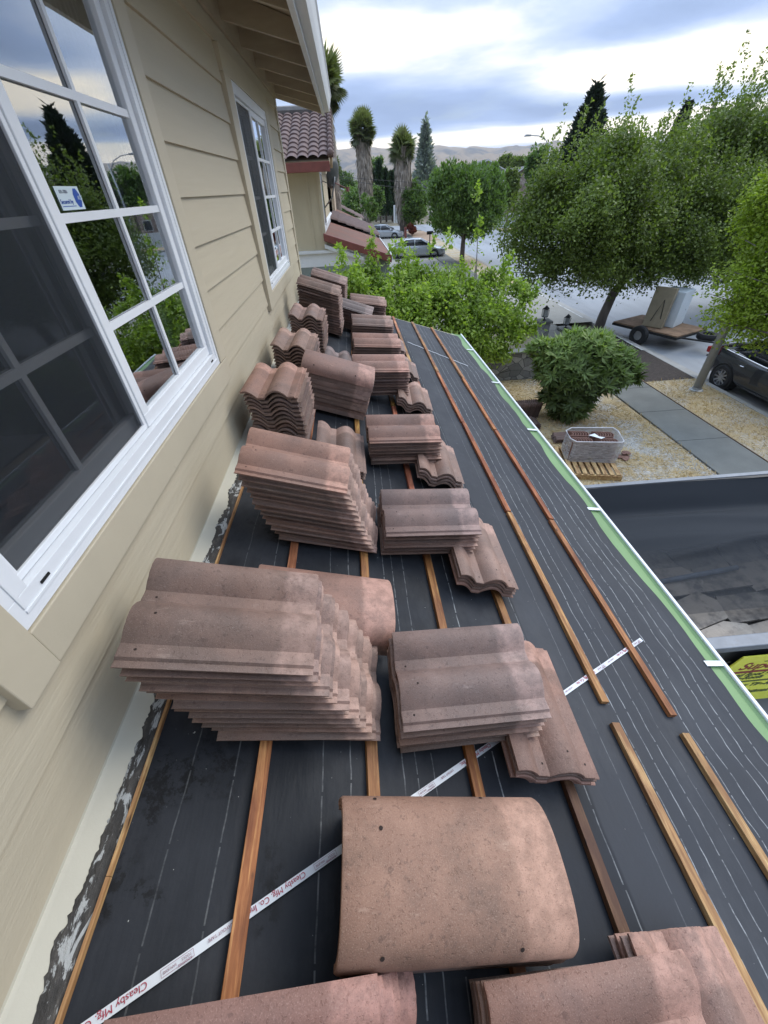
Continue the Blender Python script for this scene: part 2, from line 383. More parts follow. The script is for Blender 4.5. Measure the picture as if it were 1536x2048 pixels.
# alarm company sticker inside the right pane
def text(name, s, size, m, parent, mw, ext=.0003, italic=0, xs=1., align='LEFT', off=0.):
    c = bpy.data.curves.new(name, 'FONT'); c.offset = off; c.body = s; c.size = size; c.extrude = ext; c.shear = italic; c.align_x = align; c.align_y = 'CENTER'
    o = bpy.data.objects.new('tmp', c); COL.objects.link(o); bpy.context.view_layer.update()
    me = bpy.data.meshes.new_from_object(o.evaluated_get(bpy.context.evaluated_depsgraph_get())); bpy.data.objects.remove(o)
    me.transform(Matrix.Diagonal((xs, 1, 1, 1))); me.transform(mw); me.materials.clear(); me.materials.append(m)
    q = bpy.data.objects.new(name, me); COL.objects.link(q)
    if parent is not None: q.parent = parent
    return q
M_sticker = mat('sticker_white', (.62, .72, .76), .4, .03); M_blue = mat('sticker_blue', (.02, .08, .38), .4, .05); M_grey = mat('sticker_print', (.25, .28, .33), .5, .05)
sx = XW - .0035
st = MB(); st.box((sx, 1.31, ZC - .014), (sx + .0004, 1.422, ZC + .034))
sto = H(st, 'alarm_sticker', M_sticker, win1)
b = MB(); b.prism([(1.401 + .0165 * math.cos(math.pi / 8 + k * math.pi / 4), ZC + .010 + .021 * math.sin(math.pi / 8 + k * math.pi / 4)) for k in range(8)], sx + .0005, sx + .0009, 'x'); oct_ = H(b, 'octagon_badge', M_blue, win1)
def onwall(y, z, x): return Matrix(((0, 0, 1, x), (1, 0, 0, y), (0, 1, 0, z), (0, 0, 0, 1)))
for (nm, s_, sz, mt, yy, z_, al) in (('badge_letters', 'ADT', .012, M_sticker, 1.401, ZC + .010, 'CENTER'), ('sticker_word', 'Secured by', .013, M_blue, 1.314, ZC + .003, 'LEFT'), ('sticker_number', '835-7886', .010, M_grey, 1.325, ZC + .023, 'LEFT')):
    o = text(nm, s_, sz, mt, win1, onwall(yy, z_, sx + .001))
    if nm == 'sticker_word': o.data.transform(Matrix.Translation((0, 0, 0)))
b = MB(); b.box((sx + .0005, 1.316, ZC - .007), (sx + .0008, 1.38, ZC - .0055)); H(b, 'sticker_underline', M_blue, win1)
# upper eave: soffit boards, rafters, fascia with white gutter
ex0, ex1 = XW, -.20
def ze(x): return ZC + .985 - .32 * (x - XW)          # underside of the roof deck
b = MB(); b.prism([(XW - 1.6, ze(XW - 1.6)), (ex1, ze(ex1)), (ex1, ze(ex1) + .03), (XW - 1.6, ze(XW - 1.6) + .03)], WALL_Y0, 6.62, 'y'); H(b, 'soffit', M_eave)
b = MB(); b.prism([(XW - 1.6, ze(XW - 1.6) + .032), (ex1 + .05, ze(ex1) + .02), (ex1 + .05, ze(ex1) + .06), (XW - 1.6, ze(XW - 1.6) + .09)], WALL_Y0, 6.66, 'y'); H(b, 'upper_roof', mat('old_roof_tile', (.2, .12, .1), .8, .3, 6))
for y in (-1.6, -.99, -.38, .23, .84, 1.45, 2.06, 2.67, 3.28, 3.89, 4.50, 5.11, 5.72, 6.33):
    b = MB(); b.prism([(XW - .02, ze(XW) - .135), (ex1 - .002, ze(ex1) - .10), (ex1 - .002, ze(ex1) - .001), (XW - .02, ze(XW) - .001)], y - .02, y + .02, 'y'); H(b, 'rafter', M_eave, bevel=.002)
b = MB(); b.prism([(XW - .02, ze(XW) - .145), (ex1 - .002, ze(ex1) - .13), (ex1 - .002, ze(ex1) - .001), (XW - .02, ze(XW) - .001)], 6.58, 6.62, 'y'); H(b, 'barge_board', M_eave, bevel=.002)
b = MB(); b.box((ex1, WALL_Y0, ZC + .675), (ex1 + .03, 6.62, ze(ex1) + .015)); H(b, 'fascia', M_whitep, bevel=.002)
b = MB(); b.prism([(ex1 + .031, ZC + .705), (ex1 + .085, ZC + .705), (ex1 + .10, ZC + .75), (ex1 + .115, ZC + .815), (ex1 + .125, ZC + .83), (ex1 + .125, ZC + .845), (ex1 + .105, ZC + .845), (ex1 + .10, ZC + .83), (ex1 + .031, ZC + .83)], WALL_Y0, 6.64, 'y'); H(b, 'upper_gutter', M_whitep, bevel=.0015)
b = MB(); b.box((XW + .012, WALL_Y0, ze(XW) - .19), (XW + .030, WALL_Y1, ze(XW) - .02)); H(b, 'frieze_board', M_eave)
# ---------------------------------------------------------------- lower roof: sheet with printed dashed lines
def felt():
    M = bpy.data.materials.new('roofing_felt'); M.use_nodes = True; g = NT(M.node_tree)
    pos = g.add('ShaderNodeTexCoord').outputs['Object']; sp = g.add('ShaderNodeSeparateXYZ'); g.l.new(pos, sp.inputs[0]); x, y, z = sp.outputs
    wob = g.math('MULTIPLY', g.math('SUBTRACT', g.noise(g.vmap(pos, (.8, 1.3, 0)), 2.2, 4), .5), g.math('ADD', .022, g.math('MULTIPLY', g.math('MAXIMUM', g.math('SUBTRACT', x, .7), 0.), .09)))
    xw = g.math('ADD', x, wob)
    wear = g.noise(g.vmap(pos, (1, 5, 1)), 6, 4, .7)
    rows = None
    # groups of printed lines at the lap and nailing lines of each course
    for (x0, wd, a) in ((-.515, .0022, .22), (-.41, .0022, .30), (-.19, .0025, .35), (-.115, .0025, .45), (.035, .0025, .55), (.075, .0022, .45), (.125, .0022, .35), (.268, .0028, .75), (.325, .0028, .85), (.545, .0026, .85), (.605, .0026, .55), (.745, .0024, .25), (.865, .0026, .80), (.92, .0026, .85), (.975, .0026, .7), (1.03, .0022, .3), (1.165, .0026, .9), (1.225, .0028, .9), (1.31, .0028, .95), (1.365, .0028, .95), (1.43, .0028, .9)):
        ln = g.math('LESS_THAN', g.math('ABSOLUTE', g.math('SUBTRACT', xw, x0)), wd * .72)
        ds = g.math('LESS_THAN', g.math('FRACT', g.math('ADD', g.math('MULTIPLY', y, 5.5 + (x0 * 10 % 3)), x0 * 7)), .94)
        v = g.math('MULTIPLY', g.math('MULTIPLY', ln, ds), a)
        rows = v if rows is None else g.math('MAXIMUM', rows, v)
    rows = g.math('MULTIPLY', rows, g.ramp(wear, [(.35, .12), (.62, .85)]))
    n = g.noise(pos, 3.5, 7, .62)
    base = g.ramp(n, [(.3, (.014, .016, .020)), (.7, (.034, .037, .044))])
    # greyer downslope lap with sky reflection put into its colour, dusty footprints, damp black patches
    lap = g.ramp(g.math('ADD', xw, g.math('MULTIPLY', g.noise(pos, 2.3, 3), .01)), [(.0, 0.), (.62, 0.), (.622, 1.), (1., 1.)])
    base = g.mix(g.math('MULTIPLY', lap, .30), base, (.095, .098, .108))
    dust = g.ramp(g.noise(g.vmap(pos, (1.2, .7, 1)), 2.2, 8, .7), [(.48, 0.), (.78, .38)])
    base = g.mix(dust, base, (.12, .122, .128))
    spots = g.math('MULTIPLY', g.ramp(g.noise(pos, 30, 6, .75), [(.48, 0.), (.56, 1.)]), g.ramp(g.noise(pos, 4.2, 3, .6), [(.52, 0.), (.60, 1.)]))
    near = g.ramp(g.math('SUBTRACT', .2, x), [(.36, 0.), (.50, .9)])
    base = g.mix(g.math('MULTIPLY', spots, near), base, (.008, .008, .009))
    chips = g.ramp(g.noise(pos, 95, 2, .5), [(.770, 0.), (.80, .8)])
    base = g.mix(chips, base, (.5, .5, .47))
    col = g.mix(rows, base, (.42, .43, .43))
    p = g.add('ShaderNodeBsdfPrincipled', i={'Base Color': col, 'Roughness': g.ramp(n, [(.3, .50), (.7, .70)]), 'Specular IOR Level': .22})
    bn = g.add('ShaderNodeBump', i={'Strength': 1., 'Distance': .006}); g.l.new(g.math('ADD', g.noise(g.vmap(pos, (3, .6, 1)), 4, 4), g.math('MULTIPLY', g.noise(pos, 160, 3), .05)), bn.inputs['Height']); g.l.new(bn.outputs[0], p.inputs['Normal'])
    g.l.new(p.outputs[0], g.add('ShaderNodeOutputMaterial').inputs[0]); return M
M_felt = felt()
def rz_(x, y):
    h = .004 * (fbm(x * 5 + 3, y * 1.4) - .5) + .006 * max(0, vnoise(x * 3.1 + 9, y * .9) - .6) * 2
    if x > .95: h += (x - .95) * .03 * (vnoise(9.7, y * 3.3) - .5)
    return zr(x) + h
def xedge(y): return 1.522 + .075 * (fbm(2.2, y * 2.3, 3) - .45)
xs = np.linspace(XW + .075, 1.0, 60); ys = np.linspace(RY0, RY1, 300); tt = np.linspace(0, 1, 100)
b = MB(); V = []; nx = 100
for y in ys:
    xe = xedge(y)
    for t in tt:
        x = XW + .075 + (xe - XW - .075) * t; V.append((x, y, rz_(x, y) - (.004 * max(0, t - .985) / .015)))
b.add(V, [(j * nx + i, j * nx + i + 1, (j + 1) * nx + i + 1, (j + 1) * nx + i) for j in range(len(ys) - 1) for i in range(nx - 1)])
roof = b.build('lower_roof', M_felt, None, smooth='all', recalc=False); roof.parent = house; roof.matrix_parent_inverse = Matrix.Translation(-Vector(house.location))
M_ply = mat('plywood', (.42, .3, .17), .75, .2, 8)
b = MB(); b.prism([(XW - .1, zr(XW - .1) - .035), (1.50, zr(1.50) - .035), (1.50, zr(1.50) - .012), (XW - .1, zr(XW - .1) - .012)], RY0, RY1 - .005, 'y'); H(b, 'roof_deck', M_ply, roof)
b = MB(); b.box((1.47, RY0, zr(1.5) - .20), (1.499, RY1, zr(1.5) - .037)); b.prism([(XW, zr(XW) - .19), (1.49, zr(1.49) - .19), (1.49, zr(1.49) - .004), (XW, zr(XW) - .004)], RY1, RY1 + .03, 'y'); H(b, 'roof_fascia', M_trim)
b = MB(); b.box((-.6, RY0, 0), (1.35, RY1 - .3, zr(1.4) - .2)); H(b, 'lower_wall', M_siding)
# gutter: white lip, green inside, white hangers
M_green = mat('green_gutter_film', (.155, .27, .105), .55, .18, 2.5, bump=.001, c2=(.21, .33, .15), dark=(.12, .17, .09), dthr=(.6, .85), dscale=4, stretch=(1, .4, 1))
gz = zr(1.50)
b = MB(); b.prism([(1.44, gz + .012), (1.50, gz - .008), (1.570, gz - .024), (1.586, gz - .018), (1.586, gz - .05), (1.44, gz - .02)], RY0, RY1 + .1, 'y'); gi = H(b, 'gutter', M_green)
b = MB(); b.prism([(1.5865, gz - .11), (1.598, gz - .11), (1.604, gz - .02), (1.604, gz - .007), (1.590, gz - .007), (1.5865, gz - .012)], RY0, RY1 + .1, 'y'); H(b, 'gutter_lip', M_white, gi, bevel=.002)
for y in (5.534, 4.338, 3.187, 2.017, .86, -.3):
    b = MB(); b.prism([(1.50, gz + .000), (1.588, gz - .014), (1.588, gz - .010), (1.50, gz + .005)], y - .013, y + .013, 'y'); H(b, 'gutter_hanger', M_white, gi)
# flashing along the wall, mastic smear, wood strip
b = MB(); n = 120; V = []
fp = [(XW + .006, .045), (XW + .0075, .004), (XW + .016, .0035), (XW + .088, .003)]
b.add([(x, y, zr(x) + h) for y in np.linspace(RY0, RY1, 30) for x, h in fp], [(j * 4 + i, j * 4 + i + 1, (j + 1) * 4 + i + 1, (j + 1) * 4 + i) for j in range(29) for i in range(3)])
H(b, 'wall_flashing', M_flash)
def mastic():
    M = bpy.data.materials.new('mastic_smear'); M.use_nodes = True; g = NT(M.node_tree)
    pos = g.add('ShaderNodeTexCoord').outputs['Object']
    n = g.noise(g.vmap(pos, (1, .4, 1)), 42, 7, .7); nn = g.noise(g.vmap(pos, (1, .35, 1), (4, 2, 0)), 38, 6, .68, .6)
    col = g.ramp(n, [(.3, (.02, .018, .017)), (.55, (.06, .055, .05)), (.72, (.15, .135, .12))])
    col = g.mix(g.ramp(nn, [(.535, 0.), (.57, 1.)]), col, (.46, .47, .46)); col = g.mix(g.ramp(nn, [(.66, 0.), (.70, .8)]), col, (.22, .15, .13))
    p = g.add('ShaderNodeBsdfPrincipled', i={'Base Color': col, 'Roughness': .55})
    bn = g.add('ShaderNodeBump', i={'Strength': 1., 'Distance': .009}); g.l.new(n, bn.inputs['Height']); g.l.new(bn.outputs[0], p.inputs['Normal']); g.l.new(p.outputs[0], g.add('ShaderNodeOutputMaterial').inputs[0]); return M
b = MB(); ys = np.linspace(RY0, RY1, 1500); V = []
for y in ys:
    f = fbm(y * 9, 1.3, 5); e0 = XW + .050 + .034 * (f - .45) + .012 * (fbm(y * 60, 7.7, 3) - .5) + .005 * R.random(); e1 = XW + .0945
    for k in range(7):
        x = e0 + (e1 - e0) * k / 6; V.append((x, y, zr(x) + .0042 + (.004 * math.sin(math.pi * k / 6) * (.6 + fbm(y * 40, k * 1.7, 3)) if 0 < k < 6 else 0)))
b.add(V, [(j * 7 + i, j * 7 + i + 1, (j + 1) * 7 + i + 1, (j + 1) * 7 + i) for j in range(len(ys) - 1) for i in range(6)])
H(b, 'mastic_smear', mastic(), smooth='all')
def woodmat(name, base, light):
    M = bpy.data.materials.new(name); M.use_nodes = True; g = NT(M.node_tree)
    pos = g.add('ShaderNodeTexCoord').outputs['Object']; oi = g.add('ShaderNodeObjectInfo')
    ad = g.add('ShaderNodeVectorMath', operation='ADD'); g.l.new(pos, ad.inputs[0]); g.l.new(g.math('MULTIPLY', oi.outputs['Random'], 31.), ad.inputs[1]); pos = ad.outputs[0]
    n = g.noise(g.vmap(pos, (30, 1.2, 30)), 2.2, 6, .65, 1.2); n2 = g.noise(g.vmap(pos, (6, 1.5, 6)), 3, 5, .6); kn = g.noise(g.vmap(pos, (14, 5, 14)), 1.6, 3)
    col = g.ramp(n, [(.32, tuple(np.array(base) * .62)), (.5, base), (.68, light)])
    col = g.mix(g.ramp(n2, [(.42, 0.), (.62, .85)]), col, tuple(np.array(base) * np.array((.46, .34, .30))))
    col = g.mix(g.ramp(kn, [(.70, 0.), (.74, .9)]), col, (.05, .022, .01))
    col = g.mix(1., col, oi.outputs['Color'], 'MULTIPLY')
    p = g.add('ShaderNodeBsdfPrincipled', i={'Base Color': col, 'Roughness': .62})
    bn = g.add('ShaderNodeBump', i={'Strength': 1., 'Distance': .0015}); g.l.new(n, bn.inputs['Height']); g.l.new(bn.outputs[0], p.inputs['Normal']); g.l.new(p.outputs[0], g.add('ShaderNodeOutputMaterial').inputs[0]); return M
M_wood = woodmat('batten_wood', (.36, .16, .055), (.62, .37, .15))
b = MB()
for k in range(7):
    y0 = RY0 + 1.2 * k; b.prism([(XW + .0955, zr(XW + .0955) + .003), (XW + .1025, zr(XW + .1025) + .003), (XW + .1025, zr(XW + .1025) + .014), (XW + .0955, zr(XW + .0955) + .014)], y0, min(y0 + 1.199, RY1), 'y')
o = H(b, 'edge_strip', M_wood); o.color = (1.25, 1.5, 1.7, 1)
# battens: four foot lengths in seven rows
BX = [-.345, -.052, .246, .540, .826, 1.112]
ends = [-1.80, -.60, .60, 1.79, 2.975, 4.16, 5.35]
tints = {(4, 1): (1.15, 1.35, 1.5), (4, 2): (1.1, 1.15, 1.1), (5, 1): (1.2, 1.5, 1.7), (4, 3): (.95, .65, .55), (5, 2): (.85, .70, .65), (4, 4): (1., .68, .55), (5, 3): (.95, .65, .6), (5, 4): (1.15, .9, .75), (3, 1): (.42, .42, .5), (2, 1): (1., .85, .6), (3, 2): (1.05, 1.1, 1.)}
for r, bx in enumerate(BX):
    for k, y0 in enumerate(ends):
        y1 = (ends[k + 1] if k + 1 < len(ends) else RY1 - .01) - .012
        ya = y0
        if r in (4, 5) and k == 2: ya = .637 if r == 4 else .60
        if r in (4, 5) and k == 1: y1 = .562 if r == 4 else .535
        if r < 4: y1 = y1
        b = MB(); hw = .0165; h = .019; o_ = R.uniform(-.003, .003)
        b.prism([(-hw, 0), (hw, 0), (hw, h), (-hw, h)], 0, y1 - ya, 'y')
        o = b.build('batten', M_wood, None, bevel=.0015)
        o.rotation_euler = (R.uniform(-.001, .001), math.atan(S), R.uniform(-.0016, .0016)); o.location = (bx + o_ + .0, ya, zr(bx + o_) + .0035)
        c = tints.get((r, k), (R.uniform(.8, 1.15), R.uniform(.7, 1.15), R.uniform(.6, 1.1))); o.color = (*c, 1)
        o.parent = roof; o.matrix_parent_inverse = Matrix.Identity(4)
# ---------------------------------------------------------------- layout tapes with red print
M_tape = mat('white_tape', (.72, .75, .78), .4, .05, 6); M_red = mat('tape_red', (.42, .04, .07), .5, .1); M_pr = mat('tape_grey_print', (.32, .13, .18), .5, .1)
RF = Matrix.Rotation(math.atan(S), 4, 'Y')
def roof_m(x, y, rot, off): return Matrix.Translation((x, y, zr(x) + off * NRM)) @ RF @ Matrix.Rotation(rot, 4, 'Z')
def tape(pa, pb, label, wd=.017, words=True):
    A = Vector((pa[0], pa[1], zr(pa[0]))); B = Vector((pb[0], pb[1], zr(pb[0])))
    u = Vector(((B.x - A.x) * NRM, B.y - A.y)); L = u.length; ang = math.atan2(u.y, u.x)
    M = roof_m(pa[0], pa[1], ang, .0075)
    b = MB(); n = 60
    V = []
    for i in range(n + 1):
        for s_ in (-wd / 2, wd / 2): V.append(M @ Vector((L * i / n, s_, .0015 * math.sin(i * .7))))
    V += [v - Vector((0, 0, .0006)) for v in V]
    q = 2 * (n + 1); b.add(V, [(2 * i, 2 * i + 2, 2 * i + 3, 2 * i + 1) for i in range(n)] + [(q + 2 * i, q + 2 * i + 1, q + 2 * i + 3, q + 2 * i + 2) for i in range(n)] + [(2 * i, q + 2 * i, q + 2 * i + 2, 2 * i + 2) for i in range(n)] + [(2 * i + 1, 2 * i + 3, q + 2 * i + 3, q + 2 * i + 1) for i in range(n)])
    o = b.build('layout_tape', M_tape, smooth=False); tag(o, label, 'tape')
    if words:
        s0 = L - .02
        while s0 > .15:
            Mw = M @ Matrix.Translation((s0, 0, .0028)) @ Matrix.Rotation(math.pi, 4, 'Z')
            b = MB()
            for (x0, y0, x1, y1) in ((0, -.0058, .058, -.0052), (0, .0052, .058, .0058), (0, -.0052, .0006, .0052), (.0574, -.0052, .058, .0052)): b.box((x0, y0, 0), (x1, y1, .0003), 0, Mw)
            b.build('print_box', M_pr, o)
            text('small_print', 'ROOFING\nTOOLS', .0056, M_pr, o, Mw @ Matrix.Translation((.004, .0018, 0)))
            text('small_print', 'SAN JOSE', .0056, M_pr, o, Mw @ Matrix.Translation((.031, 0, 0)))
            text('tape_words', 'Cleasby Mfg. Co. Inc.', .0150, M_red, o, Mw @ Matrix.Translation((.080, -.001, 0)), xs=1.05)
            text('small_print', 'LAYOUT TAPE', .0075, M_pr, o, Mw @ Matrix.Translation((.243, -.001, 0)))
            s0 -= .318
    return o
tape((-.60, -.015), (1.216, .957), 'white printed layout tape crossing the felt below the nearest tile stacks')
tape((.619, 5.07), (1.712 - .4, 4.72), 'thin white layout tape far up the roof near the leafy tree', .013, False)
# ================================================================ TILES
def tilemat():
    M = bpy.data.materials.new('weathered_roof_tile'); M.use_nodes = True; g = NT(M.node_tree)
    pos = g.add('ShaderNodeTexCoord').outputs['Object']; oi = g.add('ShaderNodeObjectInfo')
    ad = g.add('ShaderNodeVectorMath', operation='ADD'); g.l.new(pos, ad.inputs[0]); g.l.new(g.math('MULTIPLY', oi.outputs['Random'], 23.), ad.inputs[1]); v = ad.outputs[0]
    n = g.noise(v, 7, 6, .6)
    col = g.ramp(n, [(.28, (.185, .118, .094)), (.52, (.270, .175, .140)), (.74, (.360, .246, .202))])
    col = g.mix(g.ramp(g.noise(v, 2.6, 5, .6), [(.40, 0.), (.66, .75)]), col, (.190, .148, .134))
    col = g.mix(g.ramp(g.noise(v, 62, 4, .6), [(.60, 0.), (.67, .55)]), col, (.12, .08, .07))
    col = g.mix(g.ramp(g.noise(g.vmap(v, (1, 1, 1), (5, 3, 1)), 4.5, 6, .72), [(.50, 0.), (.70, .65)]), col, (.13, .095, .08)); col = g.mix(g.ramp(g.noise(g.vmap(v, (1, 3, 1), (1, 8, 4)), 11, 5, .7), [(.62, 0.), (.74, .45)]), col, (.50, .40, .35))
    so_ = g.add('ShaderNodeSeparateXYZ'); g.l.new(pos, so_.inputs[0]); head = g.math('MULTIPLY', g.ramp(g.math('ADD', so_.outputs[0], g.math('MULTIPLY', g.noise(v, 30, 5, .7), .03)), [(.135, 0.), (.15, 1.)]), g.ramp(g.noise(v, 26, 6, .7), [(.40, .25), (.60, .9)])); col = g.mix(head, col, (.46, .31, .26))
    grain = g.noise(v, 420, 2, .6); col = g.mix(g.ramp(grain, [(.56, 0.), (.72, .40)]), col, (.46, .38, .33)); col = g.mix(g.ramp(grain, [(.28, .50), (.42, 0.)]), col, (.12, .08, .065))
    lich = g.ramp(g.noise(v, 24, 6, .72), [(.70, 0.), (.76, .6)]); col = g.mix(lich, col, (.45, .40, .37))
    col = g.mix(1., col, oi.outputs['Color'], 'MULTIPLY')
    p = g.add('ShaderNodeBsdfPrincipled', i={'Base Color': col, 'Roughness': g.ramp(n, [(.3, .55), (.7, .75)]), 'Specular IOR Level': .45})
    h = g.math('ADD', g.math('MULTIPLY', grain, .35), g.math('MULTIPLY', g.ramp(g.noise(v, 140, 3, .55), [(.60, 1.), (.68, 0.)]), .55))
    bn = g.add('ShaderNodeBump', i={'Strength': .85, 'Distance': .0016}); g.l.new(h, bn.inputs['Height']); g.l.new(bn.outputs[0], p.inputs['Normal']); g.l.new(p.outputs[0], g.add('ShaderNodeOutputMaterial').inputs[0]); return M
M_tile = tilemat(); M_hole = mat('nail_hole', (.03, .018, .014), .9)
TL, TW = .43, .292; KW = TW / .33
def sm(t): t = max(0, min(1, t)); return t * t * (3 - 2 * t)
def prof(v):
    """height of the tile's upper face across its width"""
    if v < .019: return .004
    if v < .023: return .004 + (v - .019) / .004 * .008
    z = .012
    if .062 < v < .196:
        t = (v - .062) / .134; z = .012 + .036 * math.sin(math.pi * t) ** .85
    if v > .236:
        t = (v - .236) / .094; z = .012 + .038 * math.sin(math.pi * min(1, t * .70)) ** .9
    return z
def make_tile_mesh(seed):
    rr = random.Random(seed); th = .0118
    vs_ = [0, .008, .0188, .0235, .031, .045, .061] + [.062 + .134 * k / 14 for k in range(1, 15)] + [.205, .22, .235] + [.236 + .094 * k / 10 for k in range(1, 11)]
    n = len(vs_); us = [-TL / 2, -TL / 2 + .004, -TL / 4, 0, TL / 4, TL / 2 - .004, TL / 2]; V = []
    for u in us:
        e = .0025 if abs(u) > TL / 2 - .001 else 0
        for v in vs_: V.append((u + rr.uniform(-.0006, .0006), v * KW - TW / 2, prof(v) + .013 - e))
    for u in us:
        for v in vs_:
            q = prof(min(max(v, .024), .315)) if v > .0195 else prof(v) + th - .0050
            V.append((u + rr.uniform(-.0004, .0004), v * KW - TW / 2 + (.001 if v < .01 else 0), q + .013 - th))
    m_ = len(us); N = m_ * n; fs = []
    for j in range(m_ - 1):
        for i in range(n - 1):
            a = j * n + i; fs.append((a, a + n, a + n + 1, a + 1)); fs.append((N + a, N + a + 1, N + a + n + 1, N + a + n))
    for j in range(m_ - 1):
        a = j * n; fs.append((a, N + a, N + a + n, a + n)); a = j * n + n - 1; fs.append((a, a + n, N + a + n, N + a))
    for i in range(n - 1):
        fs.append((i, i + 1, N + i + 1, N + i)); a = (m_ - 1) * n + i; fs.append((a, N + a, N + a + 1, a + 1))
    b = MB(); b.add(V, fs, 0)
    for (u, v) in ((-TL / 2 + .035, .045), (-TL / 2 + .032, .212), (-TL / 2 + .055, .128)):
        r = .0033; z = prof(v) + .0134
        b.add([(u + r * math.cos(k * .785), v * KW - TW / 2 + r * math.sin(k * .785), z) for k in range(8)], [tuple(range(8))], 1)
    o = b.build('roof_tile', [M_tile, M_hole], smooth=True); me = o.data; bpy.data.objects.remove(o); return me
def make_ridge_mesh(seed):
    rr = random.Random(seed); n = 26; W = .27; Hh = .085; th = .014; us = [-.24, -.235, -.11, 0, .11, .235, .24]; V = []
    def arc(t, k):  # flattened barrel
        a = math.pi * t; c, s_ = math.cos(a), math.sin(a)
        return (-(abs(c) ** .80) * math.copysign(1, c) * (W / 2 - k), (s_ ** .72) * (Hh - k))
    for lay in (0, th):
        for u in us:
            e = .003 if abs(u) > .239 else 0
            tp = 1 + (.03 if u < 0 else 0) * 0
            for i in range(n + 1):
                y, z = arc(i / n, lay + (e if lay == 0 else 0)); V.append((u, y * tp, z))
    m_ = len(us); q = n + 1; N = m_ * q; fs = []
    for j in range(m_ - 1):
        for i in range(n):
            a = j * q + i; fs.append((a, a + q, a + q + 1, a + 1)); fs.append((N + a, N + a + 1, N + a + q + 1, N + a + q))
        a = j * q; fs.append((a, N + a, N + a + q, a + q)); a = j * q + n; fs.append((a, a + q, N + a + q, N + a))
    for i in range(n):
        fs.append((i, i + 1, N + i + 1, N + i)); a = (m_ - 1) * q + i; fs.append((a, N + a, N + a + 1, a + 1))
    b = MB(); b.add(V, fs, 0)
    for (u, t) in ((-TL / 2 + .055, .17), (TL / 2 - .10, .17), (-TL / 2 + .055, .62), (-TL / 2 + .05, .83), (TL / 2 - .12, .86)):
        y, z = arc(t, -.0012); r = .0045
        y2, z2 = arc(t + .02, 0); y1, z1 = arc(t - .02, 0); tv = Vector((0, y2 - y1, z2 - z1)).normalized()
        c = Vector((u, y, z)); b.add([c + Vector((1, 0, 0)) * r * math.cos(k * .785) + tv * r * math.sin(k * .785) for k in range(8)], [tuple(range(8))], 1)
    o = b.build('ridge_tile', [M_tile, M_hole], smooth=True); me = o.data; bpy.data.objects.remove(o); return me
TM = [make_tile_mesh(k) for k in range(4)]; RM = [make_ridge_mesh(k) for k in range(2)]
ORD = ['top', 'second', 'third', 'fourth', 'fifth', 'sixth', 'seventh', 'eighth', 'ninth', 'tenth', 'eleventh', 'twelfth', 'thirteenth', 'fourteenth', 'fifteenth', 'sixteenth', 'seventeenth', 'eighteenth']
HUES = {'red': (1.05, .82, .76), 'pink': (1.10, 1.02, .96), 'brown': (.92, .88, .84), 'purple': (.97, .97, 1.0), 'grey': (.78, .86, .92), 'orange': (1.28, 1.10, .92), 'dark': (.75, .70, .68), 'salmon': (1.22, 1.02, .93)}
NTILES = 0
def stack(desc, c, n, pitch=.0195, yaw=0., pitchx=0., roll=0., step=(0, 0), hues=('brown',), top=None, ridge=False, off=.026, jit=.004, dpx=0., droll=0., yjit=.8, lab='roof tile'):
    """c = (x, y) of the lowest tile's centre on the roof; step = shift per tile along the slope and along the eave;
    pitchx = lean about the eave direction, roll about the slope direction (degrees); listed from the bottom up"""
    global NTILES
    base = Matrix.Translation((c[0], c[1], zr(c[0]) + off * NRM)) @ RF
    for k in range(n):
        hue = hues[(k * 7 + int(c[1] * 10)) % len(hues)] if not (top and k == n - 1) else top
        me = (RM if ridge else TM)[(k * 3 + int(c[1] * 7)) % (2 if ridge else 4)]
        o = bpy.data.objects.new('ridge_tile' if ridge else 'roof_tile', me); COL.objects.link(o)
        r1 = R.uniform(-jit, jit); r2 = R.uniform(-jit, jit) * .6
        px = pitchx + dpx * k; rl = roll + droll * k
        T = base @ Matrix.Rotation(math.radians(-px), 4, 'Y') @ Matrix.Rotation(math.radians(rl), 4, 'X') @ Matrix.Translation((step[0] * k + r1, step[1] * k + r2, pitch * k)) @ Matrix.Rotation(math.radians(yaw + R.uniform(-yjit, yjit)), 4, 'Z')
        o.matrix_world = T
        h = HUES[hue]; q = R.uniform(.92, 1.08); o.color = (h[0] * q, h[1] * q, h[2] * q * R.uniform(.97, 1.03), 1)
        i = n - 1 - k; w_ = ORD[i] + (' of ' if i == 0 else ' from the top of ')
        cn = {'pink': 'pinkish', 'purple': 'purplish', 'dark': 'dark brown', 'salmon': 'salmon', 'orange': 'orange brown', 'red': 'reddish', 'brown': 'brown', 'grey': 'greyish'}[hue]
        tag(o, f"{cn} tile, {w_}{desc}" if n > 1 else f"{cn} {lab}, {desc}", 'roof tile' if not ridge else 'ridge tile', 'ridge tiles stacked on the roof' if ridge else 'roof tiles stacked on the roof', 'thing')
        NTILES += 1
A = math.atan(S)
exec_stacks = True
# nearest row at the bottom of the picture
stack('the reddish stack cut off at lower left', (-.205, -.132), 6, .021, yaw=3, hues=('red', 'red'), top='red', off=.03, pitchx=2, step=(-.02, 0))
stack('the purplish stack cut off at bottom centre', (.33, -.142), 6, .021, yaw=1, hues=('pink', 'brown'), top='salmon', off=.045, pitchx=9)
stack('the small pile at the lower right corner', (.60, -.17), 4, .020, yaw=90, hues=('salmon', 'brown'), top='salmon', off=.026)
stack('the big barrel pile in front', (.088, .158), 5, .034, ridge=True, hues=('brown', 'orange', 'brown'), top='orange', off=.03, pitchx=3, step=(-.004, 0), yaw=-2, jit=.008)
